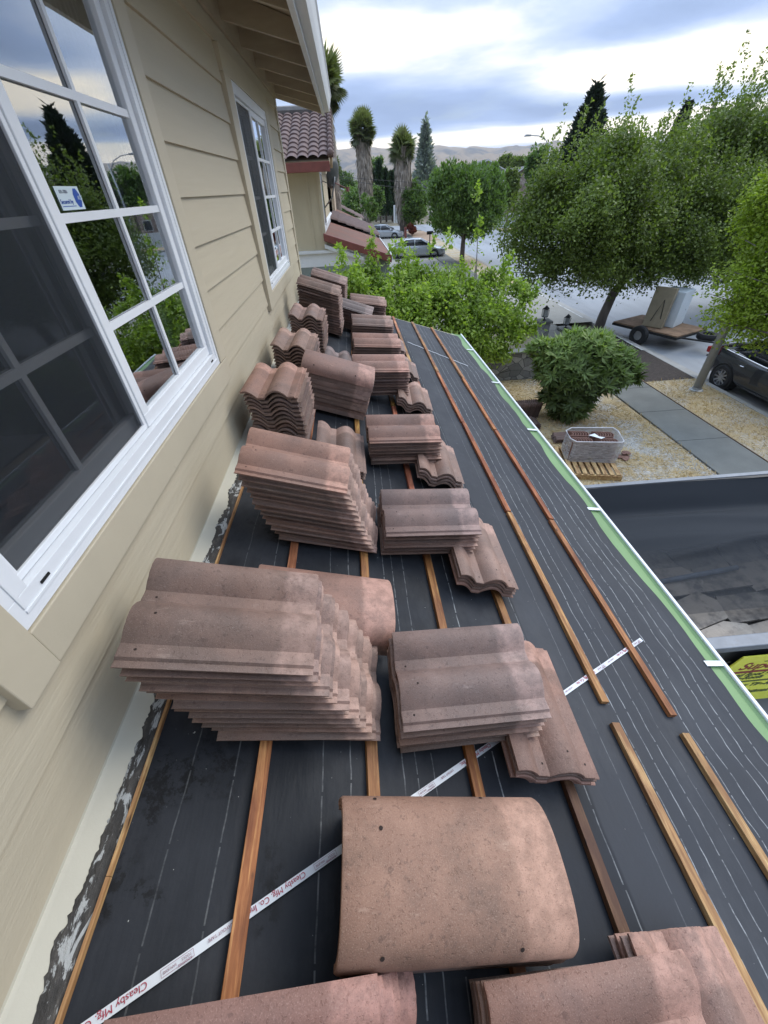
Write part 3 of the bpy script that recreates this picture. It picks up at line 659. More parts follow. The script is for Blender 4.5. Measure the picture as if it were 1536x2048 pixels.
# row one
stack('the nearest tall stack by the wall', (-.232, .605), 14, .0222, yaw=1.5, hues=('brown', 'brown', 'pink'), top='brown', step=(-.0200, .0014), jit=.010, roll=0, droll=-.15)
stack('the barrel pile behind the nearest wall stack', (-.205, .885), 3, .030, ridge=True, hues=('brown', 'orange'), top='salmon', off=.03, step=(-.004, 0))
stack('the nearest leaning middle stack', (.235, .600), 6, .0236, yaw=2, pitchx=13.5, hues=('brown', 'brown', 'pink'), top='purple', off=.062, jit=.008)
stack('the nearest low pile laid lengthwise', (.468, .575), 4, .0195, yaw=88.5, hues=('salmon', 'brown', 'salmon'), top='salmon', jit=.007)
# row two
stack('the second tall stack by the wall', (-.205, 1.390), 13, .0238, yaw=-1, hues=('brown', 'pink', 'brown'), top='salmon', step=(-.0150, .001), jit=.010)
stack('the second leaning middle stack', (.248, 1.40), 6, .0236, yaw=1, pitchx=12, hues=('brown', 'pink', 'brown'), top='purple', off=.058, jit=.008)
stack('the second low pile laid lengthwise', (.465, 1.30), 4, .0195, yaw=89, hues=('pink', 'salmon', 'brown'), top='pink', jit=.007)
# row three
stack('the upright stack below the second window', (-.468, 2.20), 13, .0235, yaw=88, pitchx=5, hues=('brown', 'brown', 'dark'), top='salmon', off=.03, dpx=1.0, jit=.005)
stack('the thin pile below the barrel stack', (-.16, 2.03), 3, .0195, yaw=90, hues=('brown', 'brown'), top='brown')
stack('the tall barrel stack against the second row', (-.215, 2.72), 9, .030, ridge=True, hues=('brown', 'dark', 'brown'), top='salmon', yaw=-4, off=.03, step=(.0, -.002), jit=.007)
stack('the third leaning middle stack', (.225, 2.17), 7, .0230, yaw=3, pitchx=13, hues=('brown', 'pink', 'dark'), top='salmon', off=.058, jit=.009)
stack('the third low pile laid lengthwise', (.42, 2.09), 4, .0195, yaw=87, hues=('pink', 'brown'), top='pink', jit=.008)
# row four
stack('the fourth stack, standing by the wall', (-.47, 3.12), 11, .0240, yaw=88, pitchx=6, hues=('brown', 'dark'), top='pink', dpx=.8)
stack('the grey pile beside the fourth wall stack', (-.17, 3.50), 3, .0200, yaw=88, hues=('grey', 'dark'), top='grey')
stack('the fourth leaning middle stack', (.155, 3.15), 9, .0225, yaw=4, pitchx=13, hues=('dark', 'brown', 'dark'), top='salmon', off=.058, jit=.008)
stack('the fourth low pile laid lengthwise', (.40, 3.08), 4, .0200, yaw=87, hues=('brown', 'pink'), top='pink')
# row five
stack('the fifth stack, standing by the wall', (-.44, 3.90), 12, .0240, yaw=88, pitchx=5, hues=('brown', 'dark'), top='pink', dpx=.8)
stack('the fifth middle stack with pale top', (.155, 3.82), 8, .0235, yaw=4, pitchx=12, hues=('dark', 'brown', 'dark'), top='salmon', off=.058)
stack('the fifth low pile laid lengthwise', (.40, 3.80), 3, .0200, yaw=88, hues=('pink', 'brown'), top='pink')
stack('the sixth middle stack', (.155, 4.52), 8, .0235, yaw=3, pitchx=11, hues=('dark', 'brown'), top='pink', off=.058)
stack('the short pile beside the sixth middle stack', (.38, 4.62), 2, .0200, yaw=88, hues=('pink', 'brown'), top='pink')
stack('the tall dark stack near the house corner', (-.36, 4.62), 16, .0240, yaw=-3, hues=('dark', 'dark', 'brown'), top='brown', step=(-.0070, 0), jit=.007, droll=0)
stack('the grey topped stack left of the middle', (-.07, 4.96), 9, .0240, yaw=-7, hues=('dark', 'dark'), top='grey')
stack('the farthest middle stack by the leafy tree', (.13, 5.35), 10, .0240, yaw=2, pitchx=8, hues=('dark', 'dark', 'brown'), top='pink', off=.04)
stack('the farthest stack at the house corner', (-.33, 5.62), 14, .0240, yaw=-4, hues=('dark', 'dark'), top='purple', step=(-.004, 0))
# ================================================================ GROUND, STREET
M_soil = mat('bare_ground', (.22, .19, .13), .9, .3, .05, 6, bump=.02, bscale=.8)
M_road = mat('worn_asphalt', (.27, .285, .305), .55, .12, .7, 7, bump=.002, bscale=60, c2=(.33, .345, .365), dark=(.17, .18, .19), dthr=(.50, .70), dscale=.5, stretch=(1, .18, 1))
M_walk = mat('old_concrete', (.15, .152, .138), .8, .14, 2, 7, bump=.002, bscale=50, dark=(.12, .125, .115), dthr=(.56, .75), dscale=1.1)
M_apron = mat('pale_concrete', (.30, .285, .25), .8, .1, 1.5, 7, bump=.002, bscale=50)
M_kerb = mat('kerb_concrete', (.34, .33, .31), .8, .12, 3, 6, bump=.002, bscale=40, dark=(.18, .18, .17), dthr=(.6, .8), dscale=2)
def soil_dry():
    M = bpy.data.materials.new('dry_lawn_soil'); M.use_nodes = True; g = NT(M.node_tree)
    pos = g.add('ShaderNodeTexCoord').outputs['Object']; n = g.noise(pos, .9, 7, .65); f = g.noise(pos, 38, 4, .7)
    col = g.ramp(n, [(.35, (.30, .22, .12)), (.55, (.41, .31, .17)), (.7, (.36, .31, .22))])
    col = g.mix(g.ramp(f, [(.4, 0.), (.7, .6)]), col, (.62, .52, .33)); col = g.mix(g.ramp(f, [(.25, .5), (.4, 0.)]), col, (.15, .11, .06))
    sp = g.add('ShaderNodeSeparateXYZ'); g.l.new(pos, sp.inputs[0])
    vo = g.add('ShaderNodeTexVoronoi', i={'Scale': 34.}); g.l.new(pos, vo.inputs['Vector'])
    st = g.mix(g.ramp(g.add('ShaderNodeSeparateColor', i={0: vo.outputs['Color']}).outputs[0], [(.0, 0.), (1., 1.)]), (.30, .28, .24), (.54, .50, .44))
    near = g.math('MULTIPLY', g.ramp(g.noise(pos, 1.5, 5, .6), [(.45, 0.), (.56, 1.)]), g.ramp(g.math('MULTIPLY', sp.outputs[0], .1), [(.47, 0.), (.54, 1.), (.66, 1.), (.70, .6)]))
    col = g.mix(near, col, st)
    p = g.add('ShaderNodeBsdfPrincipled', i={'Base Color': col, 'Roughness': .9})
    bn = g.add('ShaderNodeBump', i={'Strength': 1., 'Distance': .02}); g.l.new(f, bn.inputs['Height']); g.l.new(bn.outputs[0], p.inputs['Normal']); g.l.new(p.outputs[0], g.add('ShaderNodeOutputMaterial').inputs[0]); return M
M_lawn = soil_dry()
M_mulch = mat('dark_mulch', (.05, .038, .032), .95, .4, 14, 6, bump=.02, bscale=30, dark=(.3, .28, .25), dthr=(.70, .76), dscale=30)
M_drive = mat('driveway_concrete', (.24, .24, .23), .8, .1, 1.5, 6)
def sheet(name, pts, z, m):
    b = MB(); b.add([(x, y, z) for x, y in pts], [tuple(range(len(pts)))]); o = b.build(name, m, recalc=False)
    if o.data.polygons[0].normal.z < 0: o.data.flip_normals()
    return tag(o, kind='structure')
sheet('ground', [(-4250, -2000), (4250, -2000), (4250, 4250), (-4250, 4250)], -.14, M_soil)
sheet('lawn', [(-8, -9), (7.10, -9), (7.10, 11.9), (-8, 11.9)], .0, M_lawn)
sheet('driveway', [(1.0, -1), (10.0, -1), (10.0, 4.6), (1.0, 4.6)], .008, M_drive)
sheet('road', [(10.16, -40), (20.6, -40), (20.6, 64), (90, 60), (90, 70), (-60, 84), (-60, 76), (10.16, 68)], -.12, M_road)
def slab(name, x0, y0, x1, y1, z0, z1, m, joints=0):
    b = MB()
    if joints:
        y = y0
        while y < y1: b.box((x0, y + .006, z0), (x1, min(y + joints, y1) - .006, z1)); y += joints
    else: b.box((x0, y0, z0), (x1, y1, z1))
    return tag(b.build(name, m, bevel=.008), kind='structure')
slab('sidewalk', 7.12, -9, 8.36, 62, -.1, .03, M_walk, 1.5)
slab('pavement', 7.9, 62.2, 20, 62.9, -.1, .02, M_apron)
slab('kerb', 9.98, -12, 10.14, 61, -.14, .02, M_kerb)
slab('kerb', 20.6, -12, 20.76, 61, -.14, .02, M_kerb)
slab('gutter_pan', 10.142, -12, 10.55, 61, -.14, -.108, M_kerb)
sheet('verge', [(8.37, -9), (9.97, -9), (9.97, 10.9), (8.37, 10.9)], .012, M_lawn)
sheet('mulch_bed', [(8.37, 10.9), (9.97, 10.9), (9.97, 16.6), (8.37, 16.6)], .016, M_mulch)
sheet('driveway_apron', [(3.0, 17.3), (9.97, 17.3), (9.97, 26), (3.0, 26)], .040, M_apron)
sheet('far_lawn', [(-30, 26), (7.1, 26), (7.1, 62), (-30, 62)], -.01, M_apron)
sheet('far_verge', [(8.37, 26.2), (9.97, 26.2), (9.97, 61), (8.37, 61)], .012, M_lawn)
sheet('opposite_sidewalk', [(20.77, -12), (26, -12), (26, 61), (20.77, 61)], .0, M_apron)
b = MB(); b.box((8.362, 4.7, -.05), (8.385, 16.6, .045)); tag(b.build('lawn_edging', mat('edging_wood', (.14, .09, .06), .9, .2, 6), bevel=.004), 'thin dark wooden edging along the outer side of the sidewalk', 'edging')
M_line = mat('road_paint', (.62, .62, .60), .7, .1, 6, dark=(.35, .36, .37), dthr=(.45, .6), dscale=5)
for (a, c) in ((13.5, 16.9), (18.0, 20.6), (21.5, 24.5)): sheet('road_marking', [(9.86, a), (9.93, a), (9.93, c), (9.86, c)], .046, M_line)
# dry grass tufts
M_straw = leafmat('dry_straw', (.40, .28, .13), .4, (.60, .46, .26), .15)
def tufts(name, x0, x1, y0, y1, n, dens=None):
    P = np.stack([NR.uniform(x0, x1, n), NR.uniform(y0, y1, n), np.full(n, .0)], 1)
    if dens is not None:
        k = np.array([dens(a, c) for a, c in P[:, :2]]); P = P[NR.random(n) < k]
    n = len(P); U = unit(NR.normal(size=(n, 3)) * (1, 1, .25) + (0, 0, .28)); N = unit(np.cross(U, NR.normal(size=(n, 3))))
    return tag(quads(name, P, N, U, .007 + .006 * NR.random(n), .05 + .09 * NR.random(n), M_straw), kind='stuff')
tufts('dry_grass', 2.2, 7.15, 4.7, 11.7, 26000, lambda x, y: .25 + .75 * (1 if fbm(x * 1.5, y * 1.5) < .52 or x < 5.2 else .1))
tufts('verge_grass', 8.37, 9.95, 4.0, 10.9, 14000)
# gravel
n = 5200; P = []
vs = []; fs = []
b = MB()
for i in range(2600):
    x, y = R.uniform(4.9, 7.1), R.uniform(4.8, 8.8)
    if fbm(x * 1.5, y * 1.5) < .45 and R.random() < .8: continue
    s_ = R.uniform(.012, .028); a = R.uniform(0, 3.1); c, d = math.cos(a) * s_, math.sin(a) * s_
    b.add([(x + c, y + d, .0), (x - d * .8, y + c * .8, .0), (x - c, y - d, .0), (x + d * .7, y - c * .7, .0), (x + c * .2, y, s_ * .8)], [(0, 1, 4), (1, 2, 4), (2, 3, 4), (3, 0, 4)])
tag(b.build('gravel', mat('pale_gravel', (.46, .44, .40), .85, .3, 9), recalc=True), kind='stuff')
# ---------------------------------------------------------------- hills and far town
M_hill = mat('dry_hills', (.27, .195, .115), .95, .15, .004, 6, dark=(.10, .09, .075), dthr=(.50, .60), dscale=.0042)
prof_h = [(-1.3, .045), (-.53, .0496), (-.0175, .0545), (.034, .0560), (.1, .0505), (.17, .0520), (.23, .0460), (.345, .0430), (.39, .0465), (.46, .0455), (.56, .0365), (.69, .0390), (.9, .045), (1.6, .05)]
def hill_top(a):
    for (a0, h0), (a1, h1) in zip(prof_h, prof_h[1:]):
        if a0 <= a <= a1: t = sm((a - a0) / (a1 - a0)); return h0 + (h1 - h0) * t
    return .045
b = MB(); V = []; na, nr = 420, 60
for j in range(nr):
    for i in range(na):
        a = -1.3 + 2.9 * i / (na - 1); t = j / (nr - 1); r = 1500 + 2600 * t
        hh = hill_top(a) * 4000 + 4.8
        k = sm(t / .9) if t < .9 else 1 - (t - .9) * 2
        rid = fbm(a * 26 + .6 * math.sin(t * 5), t * 4.5, 5) - .5
        z = hh * k ** 1.25 + rid * 95 * math.sin(math.pi * min(1, t * 1.02)) ** .7 * (1 if t < .8 else .35) + (fbm(a * 60, t * 2, 3) - .5) * 16 * (t > .15)
        V.append((r * math.sin(a), r * math.cos(a), max(z, -1) - (3 if j == 0 else 0)))
b.add(V, [(j * na + i, j * na + i + 1, (j + 1) * na + i + 1, (j + 1) * na + i) for j in range(nr - 1) for i in range(na - 1)])
o = b.build('hills', M_hill, smooth='all'); tag(o, kind='structure')
# ---------------------------------------------------------------- foliage
M_leafY = leafmat('pear_leaf', (.18, .25, .045), .5, (.48, .54, .15), .45)
M_leafG = leafmat('street_tree_leaf', (.100, .135, .030), .55, (.33, .38, .13), .38)
M_leafR = leafmat('yellow_green_leaf', (.19, .25, .030), .45, (.42, .47, .09), .42)
M_leafS = leafmat('shrub_leaf', (.13, .185, .05), .5, (.42, .47, .20), .32)
M_leafD = leafmat('dark_conifer_needle', (.018, .032, .016), .4, (.05, .065, .03), .1)
M_leafM = leafmat('clipped_tree_leaf', (.085, .14, .035), .45, (.24, .32, .09), .35)
M_leafO = leafmat('olive_palm_leaf', (.11, .13, .05), .5, (.25, .26, .12), .25)
M_skirt = leafmat('dead_palm_frond', (.25, .21, .17), .45, (.42, .37, .33), .1)
M_bark = mat('grey_bark', (.16, .135, .12), .9, .3, 6, 6, bump=.01, bscale=14, stretch=(1, 1, .25))
M_barkp = mat('palm_trunk', (.20, .17, .14), .9, .3, 8)
def tree(name, label, base, trunk, lobes, n, lf, w, l, cat='tree', clump=14, cs=.22, droop=0., up=0., group=None, shell=.5, tr=(.2, .1), shoots=0, shoot_l=.8, bough=330):
    T = empty(name, base, label, cat, group)
    bx, by, bz = base
    b = MB(); pts = [(p[0] - bx, p[1] - by, p[2] - bz) for p in trunk]; k = len(pts)
    b.tube(pts, [tr[0] + (tr[1] - tr[0]) * i / (k - 1) for i in range(k)], 12)
    t = b.build('trunk', M_bark, T, smooth='all')
    b = MB(); top = Vector(pts[-1]); mid = Vector(pts[max(0, k - 2)])
    for L in lobes[:28]:
        e = Vector((L[0] - bx, L[1] - by, L[2] - bz)); s_ = top.lerp(mid, R.random() * .6); c = s_.lerp(e, .5) + Vector((R.uniform(-.1, .1), R.uniform(-.1, .1), R.uniform(-.15, .1))) * (e - s_).length
        b.tube([s_, s_.lerp(c, .55), c, e], [tr[1] * .5, tr[1] * .38, tr[1] * .25, tr[1] * .08], 6)
    b.build('limbs', M_bark, T, smooth='all')
    P, D, rn = crown_points(lobes, n, clump, cs, shell, bough)
    if shoots:
        L = np.array(lobes); kk = NR.integers(0, len(L), shoots); th = NR.random(shoots) * 6.28
        b0 = L[kk, :3] + np.stack([np.cos(th) * L[kk, 3] * .6, np.sin(th) * L[kk, 4] * .6, L[kk, 5] * .75], 1)
        hh = shoot_l * (.4 + .8 * NR.random(shoots)); tt_ = NR.random((shoots, 34)); dx = NR.normal(size=(shoots, 2)) * .16
        Q = b0[:, None, :] + np.stack([tt_ * dx[:, :1] * hh[:, None], tt_ * dx[:, 1:] * hh[:, None], tt_ * hh[:, None]], 2)
        Q = (Q + NR.normal(size=Q.shape) * (.055 * (1.1 - tt_))[:, :, None] * (1, 1, .3)).reshape(-1, 3)
        P = np.concatenate([P, Q]); D = np.concatenate([D, np.tile((0, 0, 1.), (len(Q), 1))]); rn = np.concatenate([rn, np.full(len(Q), .75)])
    P = P - np.array(base); m_ = len(P)
    U = unit(NR.normal(size=(m_, 3)) + D * .5 + np.array([0, 0, up - droop])); N = unit(NR.normal(size=(m_, 3)) * .6 + np.array([0, 0, .9]) + D * .4)
    N = unit(N - U * np.sum(N * U, 1)[:, None])
    rr = np.clip(rn * .6 + NR.random(m_) * .4, 0, 1)
    quads('crown', P, N, U, w * (.7 + .6 * NR.random(m_)), l * (.7 + .6 * NR.random(m_)), lf, T, bend=-.08, rnd=rr)
    return T
def lob(px, py, y, r, rz=None, ry=None): x, y, z = AY(px, py, y); return (x, y, z, r, ry or r, rz or r * .8)
# the leafy pear tree at the end of the roof
lobes = [lob(735, 585, 10.4, .55), lob(790, 580, 10.8, .58), lob(770, 625, 10.0, .75), lob(850, 575, 10.8, .55), lob(840, 630, 10.2, .85), lob(905, 580, 11, .52), lob(900, 620, 10.4, .8), lob(965, 600, 10.8, .58), lob(960, 650, 10.3, .7), lob(1020, 605, 10.8, .5), lob(1055, 610, 11, .3),
         lob(1035, 650, 10.6, .5), lob(985, 685, 10.4, .5), lob(700, 590, 9.9, .5), lob(880, 670, 9.9, .75), lob(930, 690, 9.9, .55), lob(820, 670, 9.6, .7), lob(957, 425, 11, .07, .40), lob(955, 500, 11, .12, .3), lob(895, 520, 11, .16, .25), lob(795, 525, 10.8, .22, .2), lob(1000, 560, 11, .3, .25), lob(735, 520, 10.6, .2, .25), lob(1018, 530, 11, .22, .25), lob(680, 550, 10.2, .2, .25), lob(860, 520, 10.8, .12, .25), lob(740, 650, 9.8, .6), lob(1000, 700, 10.3, .35)]
tree('pear_tree', 'bright yellow green leafy tree beyond the far end of the tiled roof', (3.1, 10.6, 0), [(3.1, 10.6, 0), (3.0, 10.6, .7), (2.95, 10.6, 1.5)], lobes, 43000, M_leafY, .058, .100, clump=9, cs=.10, droop=.5, tr=(.13, .07), shoots=60, shoot_l=.42, shell=.45)
# the big street tree with a bent trunk
lobes = [lob(1130, 480, 15.5, 1.5), lob(1060, 470, 16, 1.0), lob(1090, 400, 16, .9), lob(1150, 390, 16, 1.3), lob(1230, 350, 16.5, 1.2), lob(1210, 430, 15.5, 1.6), lob(1180, 520, 15.2, 1.1), lob(1080, 530, 15.6, .8), lob(1290, 400, 16.5, 1.5), lob(1290, 475, 15.8, 1.4), lob(1270, 530, 15.4, 1.1), lob(1340, 350, 17, 1.3), lob(1360, 440, 16.5, 1.5),
         lob(1350, 500, 16, 1.1), lob(1410, 400, 17, 1.4), lob(1420, 470, 16.5, 1.4), lob(1195, 300, 17, .7), lob(1290, 320, 17, .7), lob(1380, 525, 16, .7), lob(1110, 560, 15.8, .5), lob(1330, 532, 16, .5), lob(1230, 545, 15.5, .6), lob(1040, 500, 16, .5), lob(1060, 430, 16, .5), lob(1025, 545, 15.8, .28), lob(1100, 585, 15.6, .25), lob(1165, 575, 15.4, .3), lob(1100, 350, 16.5, .4, .6), lob(1150, 325, 16.8, .4, .6), lob(1250, 285, 17, .4, .6), lob(1330, 295, 17, .5, .7), lob(1020, 450, 16.2, .3)]
tree('street_tree', 'big dark green tree with a bent bare trunk beside the kerb', (9.6, 16.0, 0), [(9.55, 16.0, -.05), (9.6, 16.0, .6), (9.8, 16.1, 1.3), (10.35, 16.3, 2.0), (11.0, 16.6, 2.6)], lobes, 150000, M_leafG, .068, .098, clump=12, cs=.22, droop=.1, tr=(.19, .12), shoots=60, shoot_l=1.1, shell=.4, bough=700)
lobes = [lob(1400, 330, 19, 1.4), lob(1450, 290, 19, 1.5), lob(1500, 250, 19.5, 1.1), lob(1480, 350, 18.5, 1.8), lob(1540, 320, 19, 1.6), lob(1530, 400, 18.5, 1.9), lob(1600, 280, 19.5, 1.6), lob(1620, 380, 19, 2.0), lob(1480, 430, 18, 1.8), lob(1560, 480, 18, 1.7), lob(1410, 260, 19.5, .6, 1.0), lob(1500, 215, 19.6, .5, .8), lob(1700, 330, 19, 2.), lob(1690, 430, 18.5, 2.), lob(1450, 510, 17.5, 1.4)]
tree('street_tree', 'tallest green tree rising behind on the right, thin shoots against the sky', (17.6, 18.5, 0), [(17.6, 18.5, 0), (17.6, 18.5, 1.3), (17.3, 18.5, 2.3)], lobes, 130000, M_leafG, .078, .108, clump=12, cs=.24, tr=(.2, .12), shoots=70, shoot_l=1.6, shell=.4, bough=700)
# yellow green tree over the parked car
lobes = [lob(1535, 470, 9.6, .42), lob(1490, 480, 9.5, .22), lob(1500, 530, 9.2, .40), lob(1455, 540, 9.2, .22), lob(1550, 540, 9.0, .6), lob(1460, 590, 9.0, .36), lob(1425, 590, 9.1, .15), lob(1520, 620, 8.8, .55), lob(1500, 575, 8.9, .4), lob(1440, 640, 8.9, .30, .22), lob(1480, 655, 8.7, .4, .3), lob(1590, 480, 9.4, .9), lob(1600, 620, 8.6, .9), lob(1530, 420, 9.8, .5), lob(1600, 400, 9.8, .9), lob(1680, 500, 9, 1.2), lob(1420, 638, 9.1, .18, .14)]
tree('verge_tree', 'yellow green tree overhanging the dark parked car at the right edge', (9.55, 6.4, 0), [(9.55, 6.4, 0), (9.6, 6.6, 1.2), (9.75, 7.2, 2.1), (9.8, 7.8, 2.6)], lobes, 80000, M_leafR, .050, .070, clump=12, cs=.12, tr=(.12, .08), shell=.3)
# tall shrub with long leaves in whorls
def rosette_shrub(name, label, base, lobes, nros, lw, ll, m):
    T = empty(name, base, label, 'shrub'); L = np.array(lobes, float)
    b = MB()
    for k in range(9):
        a = R.uniform(0, 6.28); e = L[R.randrange(len(L))][:3]; b.tube([(R.uniform(-.12, .12), R.uniform(-.12, .12), 0), (math.cos(a) * .3, math.sin(a) * .3, .7), tuple(np.array(e) - base)], [.03, .022, .012], 7)
    b.build('stems', M_bark, T, smooth='all')
    vol = (L[:, 3] * L[:, 4] * L[:, 5]) ** .67; k = NR.choice(len(L), nros, p=vol / vol.sum()); d = unit(NR.normal(size=(nros, 3)) + (0, 0, .25)); r = .72 + .36 * NR.random(nros)
    C = L[k, :3] + d * r[:, None] * L[k, 3:6] - np.array(base); A_ = unit(d + (0, 0, .7) + NR.normal(size=(nros, 3)) * .25); q = 15
    t = NR.normal(size=(nros, q, 3)); t -= A_[:, None] * np.sum(t * A_[:, None], 2)[..., None]; t = unit(t); el = NR.uniform(-.25, .9, (nros, q, 1))
    U = unit(t + A_[:, None] * el).reshape(-1, 3); N = unit(np.repeat(A_[:, None], q, 1).reshape(-1, 3) - U * np.sum(np.repeat(A_[:, None], q, 1).reshape(-1, 3) * U, 1)[:, None])
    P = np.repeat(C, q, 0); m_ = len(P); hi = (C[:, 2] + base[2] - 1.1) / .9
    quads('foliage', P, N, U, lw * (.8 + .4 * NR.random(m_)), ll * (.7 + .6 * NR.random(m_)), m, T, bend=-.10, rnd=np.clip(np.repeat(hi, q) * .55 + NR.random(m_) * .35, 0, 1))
    return T
bs = (5.25, 9.15, 0)
lobes = [(5.2, 9.1, .45, .45, .45, .5), (5.35, 9.2, .9, .6, .6, .5), lob(1120, 715, 9.3, .45), lob(1180, 705, 9.2, .5), lob(1230, 725, 9.2, .38), lob(1082, 700, 9.4, .25), lob(1150, 750, 9.0, .5), lob(1210, 755, 8.9, .42), lob(1266, 745, 8.9, .22), lob(1150, 690, 9.5, .38), lob(1195, 692, 9.5, .32), lob(1105, 745, 9.1, .32), lob(1150, 800, 8.9, .42), lob(1110, 790, 9.0, .3)]
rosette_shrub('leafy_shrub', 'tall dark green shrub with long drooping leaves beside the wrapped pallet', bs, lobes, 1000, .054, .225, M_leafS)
# clipped round tree, small trees down the street
def ball(cx, cy, cz, rx, rz, n=9, k=.5):
    return [(cx, cy, cz, rx * .8, rx * .8, rz * .8)] + [(cx + rx * .5 * math.cos(i * 2.4), cy + rx * .5 * math.sin(i * 2.4), cz + rz * .55 * math.sin(i * 1.7), rx * k, rx * k, rz * k) for i in range(n)]
c = AY(932, 405, 36); q = AY(1002, 405, 36)[0] - c[0]
tree('round_tree', 'large round dense green tree standing at the middle of the street view', (c[0], c[1], 0), [(c[0], c[1], 0), (c[0], c[1], 1.0), (c[0], c[1], 1.6)], ball(c[0], c[1], c[2], q * 1.05, q * .74, 20), 60000, M_leafM, .13, .24, clump=10, cs=.16, up=.9, tr=(.2, .15), shoots=90, shoot_l=.45, shell=.5, bough=90)
for (px, py, y, r, rz, lf, lab) in ((826, 407, 60, 1.9, 2.4, M_leafM, 'small green tree on the brown verge left of the round tree'), (1021, 382, 58, .8, 1.8, M_leafG, 'narrow young tree on the street corner right of the round tree')):
    c = AY(px, py, y); tree('young_tree', lab, (c[0], c[1], 0), [(c[0], c[1], 0), (c[0], c[1], 1.5), (c[0], c[1], 2.2)], ball(c[0], c[1], c[2], r, rz, 8), 9000, lf, .18, .3, clump=10, cs=.16, up=.5, tr=(.14, .1))
# cypresses and backdrop trees
def conifer(label, px, pt, pb, y, r, n=7000, name='cypress_tree', lf=None, group=None, lean=0., taper=.55, rag=.16, w=.16):
    x, y, zt = AY(px, pt, y); zb = max(0, AY(px, pb, y)[2]); T = empty(name, (x, y, 0), label, 'tree', group)
    b = MB(); b.tube([(0, 0, 0), (lean * .5, 0, zt * .5), (lean, 0, zt * .92)], [r * .16, r * .12, .02], 8); b.build('trunk', M_bark, T, smooth='all')
    t = NR.random(n) ** .8; h = zb + (zt - zb) * t; th = NR.random(n) * 6.28; lay = .75 + .35 * np.sin(h * 3.1 + 2 * np.sin(th * 2))
    rad = r * (1 - t ** (1 / taper)) * (.55 + .5 * NR.random(n) ** .5) * lay + .04; P = np.stack([np.cos(th) * rad + lean * h / zt, np.sin(th) * rad, h + NR.normal(size=n) * rag], 1)
    D = np.stack([np.cos(th), np.sin(th), np.full(n, .7)], 1); U = unit(D + NR.normal(size=(n, 3)) * .35); N = unit(np.cross(U, NR.normal(size=(n, 3))))
    quads('crown', P, N, U, w * (.6 + .8 * NR.random(n)), w * 2.2 * (.6 + .8 * NR.random(n)), lf or M_leafD, T); return T
M_leafC = leafmat('cypress_leaf', (.030, .060, .026), .4, (.08, .12, .045), .15)
for i, (px, pt, pb, r, lab) in enumerate(((757, 325, 430, .8, 'slim pointed cypress right beside the taller palm trunk'), (770, 343, 430, 1.1, 'cypress second from the taller palm, joined to its hedge'), (783, 348, 430, 1.0, 'middle cypress of the dark row between the two palms'), (793, 335, 430, .8, 'dark cypress in the row touching the shorter palm'), (748, 342, 420, 1.2, 'pale cypress half hidden behind the taller palm trunk'))):
    conifer(lab, px, pt, pb, 84 + i, r, 5000, lf=M_leafC, group='dark cypresses between the palms', taper=.9, w=.22)
conifer('tall ragged dark conifer standing above the street tree', 1188, 200, 400, 58, 2.7, 14000, 'conifer_tree', rag=.5, taper=.62, w=.32)
conifer('thin bare leaning conifer spire above the right hand trees', 1352, 212, 330, 60, .55, 3500, 'conifer_tree', lean=1.4, w=.22)
conifer('pale hazy tall conifer behind the shorter palm', 851, 262, 400, 95, 3.4, 3400, 'conifer_tree', lf=leafmat('pale_needle', (.22, .25, .25), .3, (.38, .42, .42), .2), taper=1.4, rag=.8, w=.34)
def palm(label, px, ptop, pbot, y, r, sk=1.0, base=0.):
    x, y, zt = AY(px, ptop, y); T = empty('palm_tree', (x, y, 0), label, 'palm tree', 'fan palms')
    cz = zt - r * .95
    b = MB(); b.tube([(0, 0, 0), (0, 0, cz * .5), (0, 0, cz)], [.42, .5, .4], 12); b.build('trunk', M_barkp, T, smooth='all')
    n = 8500; h = cz * (.22 + .80 * NR.random(n) ** .9); th = NR.random(n) * 6.28; rad = (sk * (.58 + .42 * np.sin(np.clip((h - cz * .2) / (cz * .8), 0, 1) * 2.6))) * (.55 + .5 * NR.random(n))
    P = np.stack([np.cos(th) * rad, np.sin(th) * rad, h], 1); U = unit(np.stack([np.cos(th) * .12, np.sin(th) * .12, np.full(n, -1.)], 1) + NR.normal(size=(n, 3)) * .10); N = unit(np.stack([np.cos(th), np.sin(th), np.zeros(n)], 1) + NR.normal(size=(n, 3)) * .4)
    quads('dead_frond_skirt', P, N, U, .16, .95, M_skirt, T)
    PP = []; UU = []; NN = []; rr = []
    for k in range(76):
        t = (k + R.random()) / 76; el = 1.5 - 2.7 * t ** .9; a = k * 2.4 + R.uniform(-.3, .3); d = Vector((math.cos(a) * math.cos(el), math.sin(a) * math.cos(el), math.sin(el))); st = r * R.uniform(.10, .54); c = Vector((0, 0, cz)) + d * st
        s_ = d.cross(Vector((0, 0, 1))).normalized(); q = R.uniform(-1.1, 1.1); s_ = (s_ * math.cos(q) + s_.cross(d) * math.sin(q)).normalized(); nn = s_.cross(d).normalized()
        for j in range(15):
            w_ = -1.5 + 3.0 * j / 14; u = (d * math.cos(w_) + s_ * math.sin(w_) + Vector((0, 0, -.22 * abs(w_) - .45 * t))).normalized(); PP.append(c); UU.append(u); NN.append((nn + Vector((R.uniform(-.2, .2), R.uniform(-.2, .2), 0))).normalized()); rr.append(max(0, 1 - t * 1.2))
    quads('crown', np.array(PP), np.array(NN), np.array(UU), .15 * r / 1.6, r * .56, M_leafO, T, bend=-.05, rnd=np.array(rr)); return T
palm('tallest fan palm with a shaggy grey skirt left of the cypresses', 722, 212, 400, 62, 2.0, .74)
palm('shorter fan palm with shaggy skirt right of the cypresses', 805, 246, 400, 60, 2.0, .86)
palm('palm crown poking out beside the white upper gutter', 634, 76, 400, 30, 1.5, .25)
